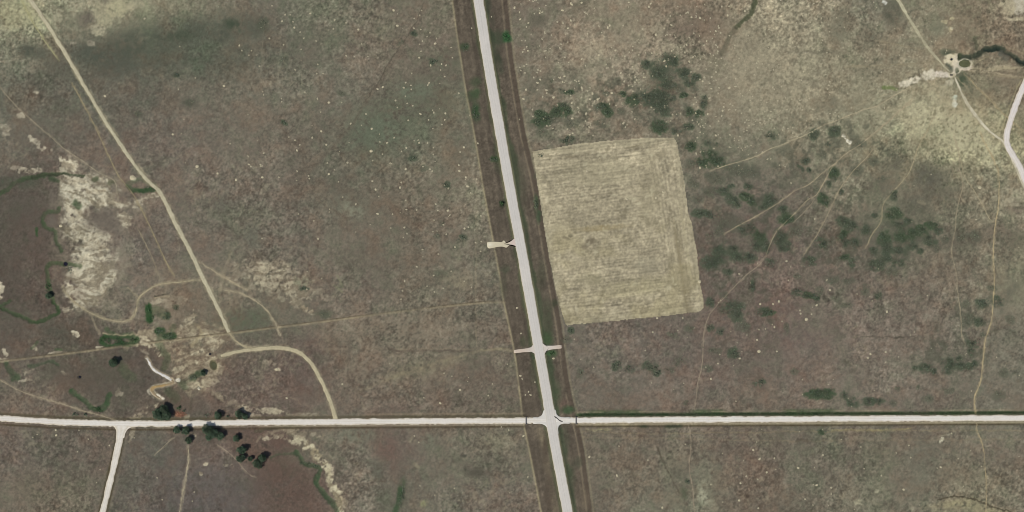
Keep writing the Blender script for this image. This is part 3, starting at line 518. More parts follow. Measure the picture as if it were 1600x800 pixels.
# ---- faint lines: vehicle ruts in the western pasture, trails, narrow dark streaks
FAINT = [
    ([(1480, 122), (1440, 150), (1400, 178), (1375, 202)], 1.2, (158, 148, 122), 0.72), ([(1479, 126), (1464, 172), (1450, 205)], 1.0, (162, 154, 128), 0.66), ([(1486, 126), (1490, 170), (1492, 212)], 1.0, (170, 162, 134), 0.66), ([(1497, 122), (1522, 152), (1566, 216)], 1.0, (152, 142, 116), 0.72), ([(1506, 116), (1560, 168), (1604, 214)], 1.1, (156, 144, 116), 0.72), ([(1514, 110), (1570, 117), (1604, 121)], 1.2, (160, 148, 122), 0.75), ([(1475, 99), (1430, 102), (1380, 106), (1320, 104)], 1.0, (150, 140, 116), 0.66), ([(1518, 106), (1550, 108), (1600, 104)], 1.2, (160, 150, 122), 0.66), ([(1518, 100), (1535, 92), (1545, 88)], 1.2, (150, 140, 112), 0.55), ([(1400, 142), (1340, 165), (1290, 187)], 0.9, (156, 146, 120), 0.5), ([(1130, 240), (1250, 330), (1200, 420)], 0.9, (126, 116, 100), 0.2),
    ([(668, 0), (648, 45), (612, 98), (592, 133), (572, 160), (540, 208), (500, 250), (462, 290), (430, 322)], 3.2, (97, 87, 75), 0.32),
    ([(664, 0), (644, 45), (608, 98), (588, 133), (568, 160)], 1.0, (78, 72, 62), 0.5),
    ([(744, 300), (744, 400), (744.5, 545)], 1.0, (140, 130, 108), 0.45), ([(741, 400), (741, 480)], 0.9, (84, 84, 72), 0.35),
    ([(480, 545), (540, 545), (600, 546)], 1.0, (134, 124, 104), 0.3), ([(600, 546), (660, 548), (740, 549)], 1.8, (90, 80, 70), 0.6), ([(620, 545), (700, 546), (740, 546)], 1.0, (140, 128, 106), 0.4),
    ([(560, 612), (600, 595), (640, 580), (690, 564), (750, 548)], 2.4, (138, 128, 104), 0.35), ([(750, 548), (780, 545), (800, 548)], 2.0, (144, 134, 108), 0.5),
    ([(412, 40), (408, 120), (405, 160)], 1.0, (140, 130, 110), 0.2), ([(472, 80), (470, 160)], 1.0, (140, 132, 110), 0.2),
    ([(402, 690), (408, 682), (428, 674), (460, 668)], 2.2, (156, 144, 120), 0.55), ([(417, 680), (420, 688)], 1.4, (188, 178, 154), 0.6),
    ([(403, 602), (450, 620), (500, 645), (516, 650)], 1.0, (130, 116, 100), 0.45),
    ([(300, 752), (315, 775), (332, 805)], 1.2, (120, 112, 100), 0.35), ([(303, 718), (330, 712), (360, 706)], 1.2, (126, 116, 104), 0.35), ([(132, 675), (150, 688), (164, 699)], 1.0, (132, 116, 102), 0.4),
    ([(880, 668), (1010, 669), (1130, 667)], 1.0, (126, 112, 98), 0.4), ([(910, 676), (1050, 677), (1200, 675), (1600, 672)], 1.2, (138, 126, 100), 0.4), ([(910, 684), (1050, 685), (1260, 689), (1600, 686)], 1.3, (134, 122, 100), 0.35), ([(1245, 688), (1262, 689)], 2.6, (76, 68, 58), 0.6), ([(1300, 672), (1400, 671), (1424, 669)], 1.4, (158, 146, 104), 0.6), ([(1295, 670), (1312, 661)], 1.4, (150, 138, 114), 0.5), ([(930, 664), (980, 664)], 3.0, (168, 156, 122), 0.5), ([(915, 672), (955, 671)], 2.0, (158, 150, 112), 0.5),
    ([(384, 312), (374, 335), (362, 358)], 1.3, (150, 140, 120), 0.35), ([(279, 372), (279, 402)], 1.2, (150, 142, 118), 0.4), ([(455, 275), (478, 258), (500, 240)], 1.3, (130, 118, 102), 0.4), ([(520, 445), (535, 455)], 1.6, (128, 128, 100), 0.5), ([(527, 430), (535, 448)], 1.6, (124, 124, 98), 0.5),
    ([(240, 461), (263, 461)], 0.9, (74, 70, 58), 0.8), ([(240, 464), (263, 464)], 1.5, (164, 150, 122), 0.5),
    ([(200, 450), (214, 463)], 1.6, (156, 146, 120), 0.6), ([(140, 490), (150, 510), (155, 522)], 2.2, (160, 148, 124), 0.55), ([(160, 522), (215, 524)], 1.2, (176, 164, 132), 0.6),
    ([(180, 478), (185, 465)], 1.0, (150, 140, 120), 0.2), ([(358, 520), (350, 535), (340, 545)], 1.5, (100, 88, 72), 0.3), ([(300, 540), (315, 520), (304, 505)], 3.0, (170, 156, 122), 0.35), ([(340, 410), (420, 400), (470, 480)], 1.2, (140, 130, 108), 0.12),
    ([(346, 420), (360, 470), (352, 490)], 2.2, (150, 138, 114), 0.3), ([(360, 395), (346, 445), (344, 470)], 3.0, (150, 138, 114), 0.3), ([(300, 620), (298, 640), (292, 655)], 2.0, (80, 76, 64), 0.4), ([(358, 655), (378, 655)], 1.4, (66, 66, 52), 0.7), ([(1545, 118), (1600, 122)], 2.0, (152, 140, 114), 0.5), ([(1540, 112), (1600, 116)], 1.3, (110, 100, 84), 0.5), ([(1564, 60), (1572, 72), (1600, 82)], 1.6, (142, 130, 106), 0.5), ([(1545, 57), (1530, 55), (1520, 60)], 1.0, (140, 138, 108), 0.4), ([(1557, 0), (1560, 14), (1565, 30)], 1.3, (94, 86, 74), 0.6), ([(1520, 145), (1540, 175), (1560, 205)], 1.2, (140, 130, 104), 0.2), ([(1505, 118), (1522, 140)], 1.2, (150, 138, 112), 0.3),
]
for (pts, hw, col, k) in FAINT:
    d = line_dist(pts, hw * 2.5)
    m = 1 - sstep(hw * 0.4, hw * 1.4, d)
    paint(m * np.clip(0.9 + 0.8 * n_mid + 0.4 * n_fine, 0.1, 1.3), col, k)

# ---- highway right of way: taller, browner grass between the fences, green at the edge of the surfacing
dh = signed_side(HIGHWAY)
dwf = signed_side(FENCE_WEST)
de = signed_side(FENCE_EAST)
row = sstep(-0.6, 0.6, dwf + 0.4 * n_fine) * (1 - sstep(-0.6, 0.6, de + 0.4 * n_fine))
strip_n = np.clip(1 + 0.06 * n_mid + 0.10 * n_fine + 0.05 * n_grain, 0.6, 1.4)
paint(row, (92, 83, 72), 0.92)
C *= (1 + row * (strip_n - 1))[..., None]
edge_w = np.clip(10 + 4.0 * n_mid + 5 * vnoise(Y * 0 + Y, X * 0, 34, 71), 5, 15)
left_green = sstep(-7.6 - edge_w * 0.75, -7.6 - edge_w * 0.25, dh) * (1 - sstep(-8.2, -7, dh))
right_green = (1 - sstep(7.6 + edge_w * 0.55, 7.6 + edge_w * 1.1, dh)) * sstep(7, 8.2, dh)
paint(left_green * row * np.clip(1 + 0.7 * n_mid + 0.4 * n_fine, 0.3, 1.2), (74, 77, 59), 0.9)
paint(right_green * row * np.clip(1 + 0.5 * n_mid + 0.4 * n_fine, 0.4, 1.2), (70, 75, 58), 0.95)
paint(np.exp(-((np.abs(dh) - 8.8) / 1.3) ** 2) * row, (124, 118, 90), 0.6)
C *= (1 + row * (0.16 * fbm(dh, Y * 0.07, 3.6, 3, 75) + 0.10 * fbm(X, Y, 22, 3, 76)))[..., None]
paint(np.exp(-((dwf + 0.6) / 1.6) ** 2) * np.clip(0.95 + 0.6 * n_mid, 0.3, 1.1), (156, 145, 116), 0.8)
paint(sstep(0.5, 1.5, dwf) * (1 - sstep(3, 5, dwf)), (86, 78, 68), 0.35)
paint(np.exp(-((de - 1.6) / 1.5) ** 2), (146, 136, 110), 0.5)
inner = de + 9.0
paint(np.exp(-(inner / 1.1) ** 2) * sstep(-0.4, 0.2, n_mid + 0.3), (142, 128, 106), 0.55)
paint(sstep(-7.2, -6, de) * (1 - sstep(-1.2, -0.4, de)), (84, 74, 64), 0.75)
s_of = sstep(662, 672, Y)
paint(np.exp(-((dh + 18) / 6.0) ** 2) * s_of * np.clip(0.7 + n_mid, 0, 1.3), (142, 130, 106), 0.6)
paint(np.exp(-((dh - 30) / 7.0) ** 2) * s_of * np.clip(0.4 + n_mid, 0, 1.3) * sstep(740, 780, Y), (138, 124, 102), 0.5)
for (cx, cy, rx, ry, k, col) in [(726, 74, 7, 6, 0.85, (58, 74, 52)), (743, 128, 9, 7, 0.7, (66, 76, 56)), (743, 146, 8, 8, 0.75, (62, 80, 54)), (744, 176, 6, 14, 0.85, (54, 74, 50)), (738, 152, 8, 9, 0.6, (66, 76, 56)), (773, 249, 8, 5, 0.8, (58, 74, 50)), (784, 318, 5, 5, 0.9, (52, 60, 44)), (778, 262, 6, 8, 0.5, (70, 76, 58)), (790, 57, 6, 8, 0.9, (50, 88, 52)), (793, 62, 5, 5, 0.7, (52, 90, 54)), (778, 60, 9, 12, 0.6, (62, 70, 54)), (765, 10, 4, 12, 0.6, (64, 64, 54)), (770, 33, 4, 12, 0.6, (62, 62, 52)), (777, 82, 4, 8, 0.7, (56, 58, 48)), (779, 92, 4, 6, 0.7, (56, 60, 48)), (782, 105, 5, 12, 0.6, (60, 64, 52)), (838, 317, 4, 12, 0.8, (62, 80, 56)), (842, 338, 4, 10, 0.75, (58, 76, 54)), (836, 275, 3, 4, 0.4, (80, 80, 64)), (866, 474, 4, 6, 0.7, (58, 66, 48)), (856, 530, 9, 9, 0.7, (64, 80, 54)), (862, 552, 7, 5, 0.8, (58, 84, 52)), (845, 430, 8, 24, 0.4, (68, 74, 56)), (855, 500, 8, 30, 0.5, (64, 74, 54)), (859, 590, 8, 30, 0.5, (68, 76, 58)), (868, 620, 9, 24, 0.6, (68, 78, 58)), (880, 632, 10, 8, 0.4, (104, 82, 74)), (888, 640, 10, 6, 0.7, (64, 80, 56)), (884, 690, 5, 26, 0.5, (74, 78, 62)), (893, 750, 6, 30, 0.5, (70, 74, 58)), (903, 722, 6, 8, 0.5, (68, 72, 58)), (830, 640, 20, 10, 0.4, (84, 76, 66)), (858, 770, 6, 40, 0.5, (78, 68, 58)), (852, 705, 4, 24, 0.6, (80, 70, 60)), (832, 580, 5, 20, 0.4, (78, 80, 62)), (818, 535, 6, 8, 0.5, (70, 76, 56)), (836, 556, 5, 4, 0.7, (64, 76, 54)), (806, 395, 5, 10, 0.5, (70, 72, 56)), (790, 420, 8, 6, 0.6, (76, 80, 64)), (787, 445, 6, 20, 0.4, (74, 76, 60)), (814, 300, 8, 40, 0.35, (70, 74, 58)), (826, 430, 7, 24, 0.3, (72, 76, 60))]:
    w, m = blob_mask(cx, cy, rx, ry, 0, 0.6)
    paint(m * np.clip(1 + 0.5 * n_mid[w] + 0.4 * n_fine[w], 0.2, 1.4), col, k, w)

# ---- verges of the gravel roads
dew = signed = None
pe = smooth_line(EW_ROAD, 4.0)
ey = np.interp(GX, pe[:, 0], pe[:, 1])
dv = Y - ey[None, :].astype(np.float32)
out_row = 1 - sstep(-26, -18, dh) * (1 - sstep(24, 32, dh))
ditch_n = np.clip(1 + 0.5 * n_mid + 0.45 * n_fine, 0.3, 1.5)
east = sstep(895, 905, X)
west = 1 - sstep(815, 825, X)
fade_e = 1 - 0.45 * sstep(1500, 1530, X)
paint(np.exp(-((dv + 8.0) / 3.0) ** 2) * east * ditch_n, (60, 76, 52), 0.95 * fade_e.mean())
for (x0, x1) in [(920, 1000), (1080, 1130), (1225, 1262), (1262, 1305)]:
    seg = sstep(x0 - 8, x0 + 8, X) * (1 - sstep(x1 - 8, x1 + 8, X))
    paint(np.exp(-((dv + 12.0) / 3.4) ** 2) * seg * ditch_n, (58, 76, 50), 0.75)
paint(np.exp(-((dv + 12.4) / 1.3) ** 2) * east * np.clip(0.5 + 1.3 * n_mid, 0, 1), (160, 148, 122), 0.65)
paint(np.exp(-((dv - 6.6) / 2.2) ** 2) * east, (158, 147, 122), 0.8)
paint(np.exp(-((dv - 9.8) / 1.5) ** 2) * east * ditch_n, (84, 75, 56), 0.75)
for (x0, x1) in [(1040, 1065), (1000, 1012)]:
    seg = sstep(x0 - 4, x0 + 4, X) * (1 - sstep(x1 - 4, x1 + 4, X))
    paint(np.exp(-((dv - 10.5) / 2.4) ** 2) * seg * ditch_n, (58, 64, 48), 0.8)
paint(np.exp(-((dv - 6.2) / 1.7) ** 2) * west * sstep(230, 250, X) * np.clip(0.9 + 0.6 * n_mid, 0, 1), (156, 144, 124), 0.75)
paint(np.exp(-((dv - 9.3) / 1.6) ** 2) * west * ditch_n, (80, 70, 54), 0.8)
paint(np.exp(-((dv + 7.2) / 2.4) ** 2) * west * ditch_n, (84, 78, 60), 0.7)
paint(np.exp(-((dv + 11.2) / 1.2) ** 2) * west * sstep(560, 600, X), (142, 128, 106), 0.5)
H -= 0.3 * (np.exp(-((np.abs(dv) - 8.5) / 2.6) ** 2)) * out_row
ds = signed_side(SOUTH_ROAD)
sm = sstep(668, 680, Y)
paint(np.exp(-((np.abs(ds) - 6.4) / 1.6) ** 2) * sm * ditch_n, (80, 72, 54), 0.8)
paint(np.exp(-((np.abs(ds) - 10.5) / 2.0) ** 2) * sm, (126, 114, 98), 0.3)
H -= 0.3 * np.exp(-((np.abs(dh) - 13.0) / 4.0) ** 2) * sstep(-30, -25, dh)

# ---- the cross fence's trodden strip and painted shadow line
dc = line_dist(CROSS_FENCE, 8, warped=False)
paint((1 - sstep(0.8, 3.0, dc)) * np.clip(0.85 + 0.8 * n_mid, 0.15, 1.2), (154, 142, 115), 0.6)
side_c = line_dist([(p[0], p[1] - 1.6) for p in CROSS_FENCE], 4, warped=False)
paint((1 - sstep(0.4, 1.3, side_c)) * np.clip(0.8 + 1.2 * n_mid, 0.2, 1), (82, 72, 58), 0.55)  # thin shadow along the fence, painted as a darker line

# ---- soft margins of tracks and trails
for name_, pts, hw in [("d", DIRT_ROAD, 4.2), ("c", CURVE_ROAD, 4.0), ("l", LINK_TRACK, 2.6), ("p", PASTURE_TRACK, 3.4), ("r", RANCH_TRACK, 3.2)]:
    d = line_dist(pts, hw * 2.4)
    paint((1 - sstep(hw * 0.5, hw * 1.5, d)) * np.clip(0.8 + 0.6 * n_fine, 0.2, 1.1), (156, 147, 121), 0.7)
for pts, wd, col in TRAILS:
    d = line_dist(pts, wd * 2.4)
    paint((1 - sstep(wd * 0.3, wd * 1.25, d)) * np.clip(0.85 + 0.7 * n_mid + 0.4 * n_fine, 0.15, 1.1), col, 0.6)

# ---- ground under scrub: greener, darker plant cover. (x, y, rx, ry, angle, tone)
SHRUBS = [
    (842, 178, 6, 5, 0, 'g'), (852, 186, 8, 6, 20, 'g'), (840, 192, 7, 5, 20, 'g'), (868, 176, 8, 7, -20, 'g'), (880, 165, 7, 5, 20, 'g'), (886, 175, 6, 5, 0, 'g'), (862, 187, 5, 4, 0, 'f'), (889, 191, 6, 6, 0, 'f'), (876, 142, 5, 3, 20, 'f'), (890, 144, 6, 3, 0, 'g'), (861, 127, 4, 3, 30, 'f'),
    (945, 168, 8, 6, 20, 'g'), (951, 177, 6, 5, 0, 'g'), (935, 168, 5, 4, 0, 'f'), (973, 147, 6, 3, 0, 'g'), (990, 157, 9, 7, 0, 'g'), (971, 173, 6, 4, 0, 'f'), (940, 194, 8, 5, 0, 'f'), (946, 146, 4, 3, 0, 'f'), (846, 206, 7, 4, 0, 'f'), (888, 219, 10, 5, 0, 'd'),
    (1010, 100, 6, 6, 0, 'd'), (1050, 95, 11, 9, 20, 'd'), (1030, 112, 10, 10, 0, 'd'), (1046, 120, 8, 8, 0, 'f'), (1068, 115, 9, 7, 20, 'd'), (1087, 121, 6, 5, 0, 'd'), (1075, 131, 8, 4, 0, 'd'), (1045, 135, 12, 8, 0, 'd'), (1028, 150, 15, 11, 0, 'd'), (1012, 155, 10, 9, 0, 'd'), (1044, 152, 9, 8, 0, 'd'), (1035, 168, 13, 9, 30, 'd'), (1069, 149, 6, 4, 0, 'g'), (1075, 175, 5, 6, 0, 'g'), (1092, 178, 6, 4, 0, 'g'), (1100, 161, 5, 8, 0, 'd'), (1082, 186, 7, 4, 0, 'f'), (1030, 199, 11, 7, 0, 'g'), (1075, 198, 8, 4, 0, 'd'), (1056, 205, 7, 4, 0, 'd'), (1085, 140, 5, 4, 0, 'f'), (1060, 140, 7, 5, 0, 'f'),
    (1080, 228, 7, 6, 0, 'g'), (1097, 254, 9, 6, 0, 'g'), (1110, 241, 8, 7, 30, 'g'), (1119, 252, 10, 8, 0, 'g'), (1079, 256, 7, 6, 0, 'f'), (1106, 224, 4, 4, 0, 'd'), (1118, 226, 4, 2.5, 0, 'd'), (1152, 265, 12, 9, 0, 'f'), (1175, 268, 9, 8, 0, 'f'), (1118, 279, 11, 7, 20, 'f'), (1083, 287, 8, 5, 20, 'f'), (1130, 300, 7, 5, 0, 'd'), (1145, 315, 10, 6, 40, 'd'), (1143, 291, 4, 3, 0, 'd'), (1164, 307, 6, 4, 20, 'g'), (1174, 314, 7, 5, 50, 'g'), (1169, 292, 5, 4, 0, 'd'), (1094, 333, 9, 5, 0, 'd'), (1108, 335, 8, 5, 20, 'd'), (1127, 350, 9, 7, 0, 'f'), (1122, 362, 8, 5, 0, 'f'), (1160, 360, 8, 5, 30, 'd'), (1172, 355, 6, 5, 0, 'd'), (1185, 370, 10, 7, 20, 'g'), (1183, 385, 9, 6, 0, 'd'), (1197, 386, 6, 8, 0, 'd'), (1107, 369, 5, 4, 0, 'f'), (1124, 392, 8, 8, 0, 'd'), (1146, 391, 8, 6, 0, 'd'), (1191, 325, 4, 3, 0, 'd'), (1198, 318, 4, 6, 0, 'd'), (1090, 312, 7, 5, 0, 'f'), (1110, 300, 10, 6, 0, 'f'),
    (1110, 411, 11, 8, 0, 'd'), (1124, 405, 7, 6, 0, 'd'), (1152, 402, 8, 6, 0, 'd'), (1170, 402, 9, 6, 0, 'd'), (1137, 425, 5, 4, 0, 'd'), (1176, 445, 4, 9, 0, 'd'), (1110, 473, 5, 6, 0, 'd'), (1130, 462, 5, 5, 0, 'f'), (1145, 480, 12, 8, 0, 'd'), (1148, 493, 10, 7, 20, 'd'), (1129, 487, 6, 5, 0, 'f'), (1195, 488, 9, 5, 0, 'd'), (1160, 511, 9, 5, 0, 'f'), (1078, 514, 6, 5, 0, 'f'), (1110, 512, 5, 4, 0, 'd'), (1127, 519, 5, 4, 0, 'd'), (1051, 523, 7, 3, 10, 'f'), (1145, 552, 6, 6, 0, 'd'), (1115, 549, 9, 4, 0, 'f'), (1062, 565, 8, 6, 0, 'f'), (1016, 573, 9, 6, 10, 'd'), (1026, 581, 5, 5, 0, 'd'), (963, 572, 6, 6, 0, 'd'), (983, 576, 6, 5, 0, 'd'), (1046, 578, 7, 4, 0, 'f'), (1105, 576, 7, 4, 0, 'f'), (1186, 597, 7, 5, 0, 'd'), (892, 517, 4, 4, 0, 'd'), (885, 531, 6, 4, 0, 'f'), (907, 583, 5, 6, 0, 'f'), (845, 242, 5, 3, 10, 'd'),
    (1204, 212, 6, 6, 0, 'd'), (1272, 211, 6, 6, 0, 'd'), (1304, 205, 7, 7, 0, 'd'), (1293, 225, 3.5, 3, 0, 'd'), (1284, 240, 6, 5, 0, 'f'), (1256, 252, 7, 5, 0, 'd'), (1264, 267, 3, 3, 0, 'd'), (1250, 262, 6, 2, 45, 'd'), (1303, 271, 6, 7, 0, 'g'), (1287, 313, 6, 8, -20, 'g'), (1295, 288, 3, 3, 0, 'd'), (1314, 300, 3, 3, 0, 'd'), (1203, 313, 8, 8, 0, 'd'), (1222, 327, 6, 5, 0, 'd'), (1227, 342, 9, 6, 0, 'g'), (1219, 371, 8, 9, 0, 'd'), (1226, 384, 9, 7, 0, 'd'), (1242, 362, 9, 7, 0, 'f'), (1317, 346, 8, 6, 20, 'd'), (1329, 352, 8, 7, 0, 'd'), (1316, 368, 7, 7, 0, 'g'), (1323, 379, 7, 6, 0, 'd'), (1336, 378, 6, 6, 0, 'd'), (1286, 380, 8, 7, 30, 'd'), (1352, 358, 7, 6, 0, 'd'), (1367, 337, 4, 3, 0, 'd'), (1396, 336, 10, 8, -10, 'g'), (1381, 371, 8, 9, 0, 'g'), (1386, 388, 7, 7, 0, 'd'), (1365, 393, 6, 5, 0, 'd'), (1397, 306, 5, 6, 0, 'd'), (1365, 253, 8, 6, 0, 'f'), (1338, 266, 8, 6, 0, 'f'), (1377, 280, 6, 5, 0, 'f'), (1274, 295, 5, 4, 0, 'f'), (1345, 226, 8, 5, 0, 'f'),
    (1404, 352, 7, 6, 0, 'd'), (1409, 371, 8, 8, 0, 'g'), (1424, 366, 7, 7, 30, 'g'), (1440, 361, 8, 6, 30, 'g'), (1455, 353, 8, 5, 10, 'g'), (1453, 376, 8, 6, 30, 'd'), (1466, 361, 5, 4, 0, 'd'), (1438, 392, 4, 3, 0, 'd'), (1425, 384, 7, 5, 0, 'd'), (1405, 392, 9, 6, 0, 'd'), (1418, 346, 6, 4, 0, 'd'), (1478, 375, 5, 4, 0, 'f'), (1464, 388, 5, 4, 0, 'f'), (1503, 372, 8, 6, 0, 'f'), (1523, 370, 7, 7, 0, 'f'), (1403, 410, 9, 6, 0, 'd'),
    (1203, 410, 6, 6, 0, 'd'), (1265, 408, 8, 6, 0, 'd'), (1320, 402, 6, 4, 0, 'g'), (1331, 411, 4, 5, 0, 'd'), (1370, 414, 9, 7, 0, 'd'), (1384, 404, 7, 6, 0, 'd'), (1245, 457, 7, 5, 0, 'd'), (1260, 461, 8, 4, 0, 'g'), (1275, 464, 6, 6, 0, 'g'), (1282, 454, 6, 6, 0, 'f'), (1203, 489, 6, 5, 0, 'g'), (1247, 432, 5, 3, 20, 'f'), (1303, 439, 6, 5, 0, 'f'), (1326, 440, 7, 4, 0, 'f'), (1351, 455, 6, 8, 0, 'f'), (1372, 462, 5, 5, 0, 'd'), (1306, 466, 5, 5, 0, 'f'), (1228, 514, 4, 6, 0, 'f'), (1242, 581, 5, 4, 0, 'f'), (1395, 425, 8, 5, 0, 'f'), (1320, 476, 8, 3, 0, 'f'),
    (1533, 475, 8, 6, 0, 'd'), (1509, 476, 6, 5, 0, 'f'), (1559, 471, 7, 6, 20, 'd'), (1515, 496, 9, 6, 0, 'f'), (1530, 503, 6, 5, 20, 'd'), (1510, 507, 7, 5, 0, 'f'), (1519, 536, 8, 5, 0, 'd'), (1516, 549, 4, 5, 0, 'd'), (1483, 568, 9, 7, 0, 'd'), (1480, 578, 6, 5, 0, 'd'), (1500, 572, 7, 5, 10, 'd'), (1514, 573, 6, 4, 0, 'd'), (1522, 569, 4, 5, 0, 'd'), (1498, 560, 4, 3, 0, 'd'), (1447, 575, 9, 6, 0, 'd'), (1459, 581, 4, 5, 0, 'd'), (1429, 575, 3, 3, 0, 'd'), (1568, 583, 6, 6, 0, 'f'), (1578, 500, 6, 5, 0, 'f'), (1534, 524, 4, 3, 0, 'f'), (1550, 450, 5, 4, 0, 'f'),
    (1273, 615, 11, 6, 0, 'g'), (1291, 615, 10, 6, 0, 'g'), (1320, 618, 5, 5, 20, 'd'), (1331, 628, 8, 6, 10, 'd'), (1356, 628, 7, 5, 0, 'd'), (1371, 627, 8, 4, 0, 'd'), (1395, 630, 5, 4, 0, 'f'), (1283, 675, 4, 3, 0, 'g'), (1560, 617, 7, 6, 0, 'f'), (1403, 609, 4, 3, 0, 'f'), (1434, 605, 3, 3, 0, 'f'), (1480, 611, 8, 4, 0, 'f'), (1452, 624, 7, 4, 0, 'f'), (1071, 629, 4, 3, 0, 'f'), (1074, 754, 4, 4, 0, 'd'),
    (645, 247, 5, 4, 0, 'd'), (660, 263, 6, 4, 0, 'f'), (698, 290, 4, 4, 0, 'd'), (722, 372, 5, 4, 0, 'd'), (685, 369, 5, 4, 0, 'f'), (533, 146, 5, 3, 20, 'f'), (443, 192, 5, 3, 20, 'd'), (412, 38, 6, 8, 0, 'f'), (446, 92, 4, 5, 0, 'f'), (625, 66, 5, 4, 0, 'f'), (647, 52, 4, 3, 0, 'd'), (676, 97, 6, 4, 0, 'd'), (690, 350, 4, 3, 0, 'f'), (275, 117, 3.5, 3, 0, 'd'), (294, 161, 6, 3, 0, 'f'), (215, 177, 5, 4, 0, 'f'), (475, 451, 5, 3, 0, 'd'), (507, 491, 6, 4, 0, 'f'),
]
SH_COL = {'g': (68, 80, 60), 'd': (74, 82, 66), 'f': (86, 88, 74)}
SH_K = {'g': 0.95, 'd': 0.85, 'f': 0.6}
for (cx, cy, rx, ry, an, tone) in SHRUBS:
    w, m = blob_mask(cx, cy, rx * 1.35, ry * 1.35, an, 0.75)
    mm = sstep(0.15, 0.95, m + m * (1 - 0.35 * m) * (1.5 * n_mid[w] + 1.6 * n_fine[w]))
    paint(mm * np.clip(1 + 0.5 * n_g3[w], 0.5, 1.2), SH_COL[tone], SH_K[tone], w)

w, m = blob_mask(280, 646.5, 8.5, 4.5, 4, 0.5)
paint(m, (140, 98, 74), 0.8, w)

# ---- relief of the open ground
H += 0.22 * fbm(X, Y, 70, 3, 81) + 0.10 * fbm(X, Y, 14, 2, 82) + 0.09 * n_fine + 0.03 * n_grain
H *= 1.0
flat = np.ones(X.shape, np.float32)
for pts, hw in [(HIGHWAY, 8), (EW_ROAD, 5), (SOUTH_ROAD, 5), (NE_ROAD, 5), (DIRT_ROAD, 4.5), (CURVE_ROAD, 4)]:
    d = line_dist(pts, hw * 2.2, warped=False)
    flat = np.minimum(flat, sstep(hw * 0.8, hw * 1.7, d))
DRIVES = [([(803, 548.5), (815, 547.5), (828, 546.5), (846, 545)], 3.2), ([(840, 545), (856, 543.5), (866, 542.8), (877.5, 542)], 3.4), ([(762, 382.5), (775, 382), (790, 381.5), (812, 380)], 5)]
for pts, hw in DRIVES:
    d = line_dist(pts, hw * 2.2, warped=False)
    flat = np.minimum(flat, sstep(hw * 0.8, hw * 1.7, d))
H = H * flat - 0.12 * (1 - flat)
# ponds and pools sit in hollows
POOLS = {
    'ne': (1507.0, 99.5, 8.6, 6.0, 0), 'yard': (333.5, 570.5, 5.0, 7.0, -20), 'west': (102.5, 412.5, 3.4, 3.0, 0), 'west2': (124.5, 589, 3.0, 2.2, 0),
}
for key, (cx, cy, rx, ry, an) in POOLS.items():
    r = max(rx, ry) * 2.2
    w = window(cx - r, cy - r, cx + r, cy + r)
    u, v = rot(X[w] - cx, Y[w] - cy, -math.radians(an))
    d = np.sqrt((u / rx) ** 2 + (v / ry) ** 2)
    H[w] = H[w] * sstep(0.9, 1.6, d) - 1.0 * (1 - sstep(0.75, 1.35, d))
    if key == 'ne':
        d = d + 0.28 * n_mid[w] + 0.22 * n_fine[w]
        ring = np.exp(-((d - 1.3) / 0.22) ** 2) * np.clip(0.75 + 0.9 * n_mid[w] + 0.25 * (X[w] < 1507), 0, 1)
        north = sstep(2.0, 5.0, -(Y[w] - cy)) * (1 - sstep(1.0, 1.25, d))
        west_shore = np.exp(-(((X[w] - 1494) / 4.5) ** 2 + ((Y[w] - 103) / 9) ** 2))
        paint(ring * np.clip(0.9 + 0.4 * n_fine[w], 0, 1), (202, 194, 170), 0.85, w)
        paint(west_shore, (206, 195, 174), 0.6, w)
        paint(1 - sstep(0.95, 1.15, d), (88, 90, 66), 0.9, w)
        paint(north, (58, 66, 50), 0.85, w)
    if key == 'yard':
        ring = np.exp(-((d - 1.4) / 0.25) ** 2)
        paint(ring * np.clip(0.8 + 0.7 * n_fine[w], 0, 1), (176, 164, 134), 0.6, w)
        paint(1 - sstep(0.95, 1.3, d), (92, 90, 66), 0.85, w)
    if key.startswith('west'):
        paint(1 - sstep(0.9, 1.6, d), (70, 68, 58), 0.7, w)
CREEK_WHITE = [(229, 559), (233, 566), (236, 573), (242, 579), (251, 584), (260, 589), (268, 594)]
CREEK_BROWN = [(268, 594), (270, 598), (262, 601), (252, 603), (243, 604.5), (238, 607), (237, 611), (241, 616), (247, 621), (251, 623)]
for pts, hw, dep in [(CREEK_WHITE, 3.0, 0.6), (CREEK_BROWN, 3.6, 0.6)]:
    d = line_dist(pts, hw * 2.2, warped=False)
    H = H * sstep(hw * 0.7, hw * 1.6, d) - dep * (1 - sstep(hw * 0.6, hw * 1.3, d))
    paint((1 - sstep(hw * 0.8, hw * 1.5, d)), (172, 160, 136), 0.6)
paint((1 - sstep(1.2, 3.0, line_dist([(232, 609), (234, 615), (239, 620)], 6))) * np.clip(0.8 + n_mid + 0.6 * n_fine, 0, 1), (200, 190, 168), 0.8)
paint(1 - sstep(1.0, 3.4, line_dist([(246, 617), (250, 621), (254, 623)], 6)), (210, 202, 186), 0.85)
paint((1 - sstep(0.8, 2.4, line_dist([(262, 599), (250, 600.5), (241, 602)], 6))) * np.clip(0.6 + 1.4 * n_mid, 0, 1), (186, 176, 150), 0.6)
w, m = blob_mask(278, 594.5, 4.2, 3.4, 0, 0.3)
paint(m, (222, 216, 204), 0.95, w)
w, m = blob_mask(226, 551, 8, 2.5, 35, 0.5)
paint(m, (178, 168, 146), 0.5, w)

C *= (1 + (0.07 * n_g3 + 0.04 * n_grain + 0.05 * n_fine) * (0.35 + sstep(-0.3, 0.35, fbm(X, Y, 48, 3, 49))))[..., None]
C = np.clip(C, 34, 232)


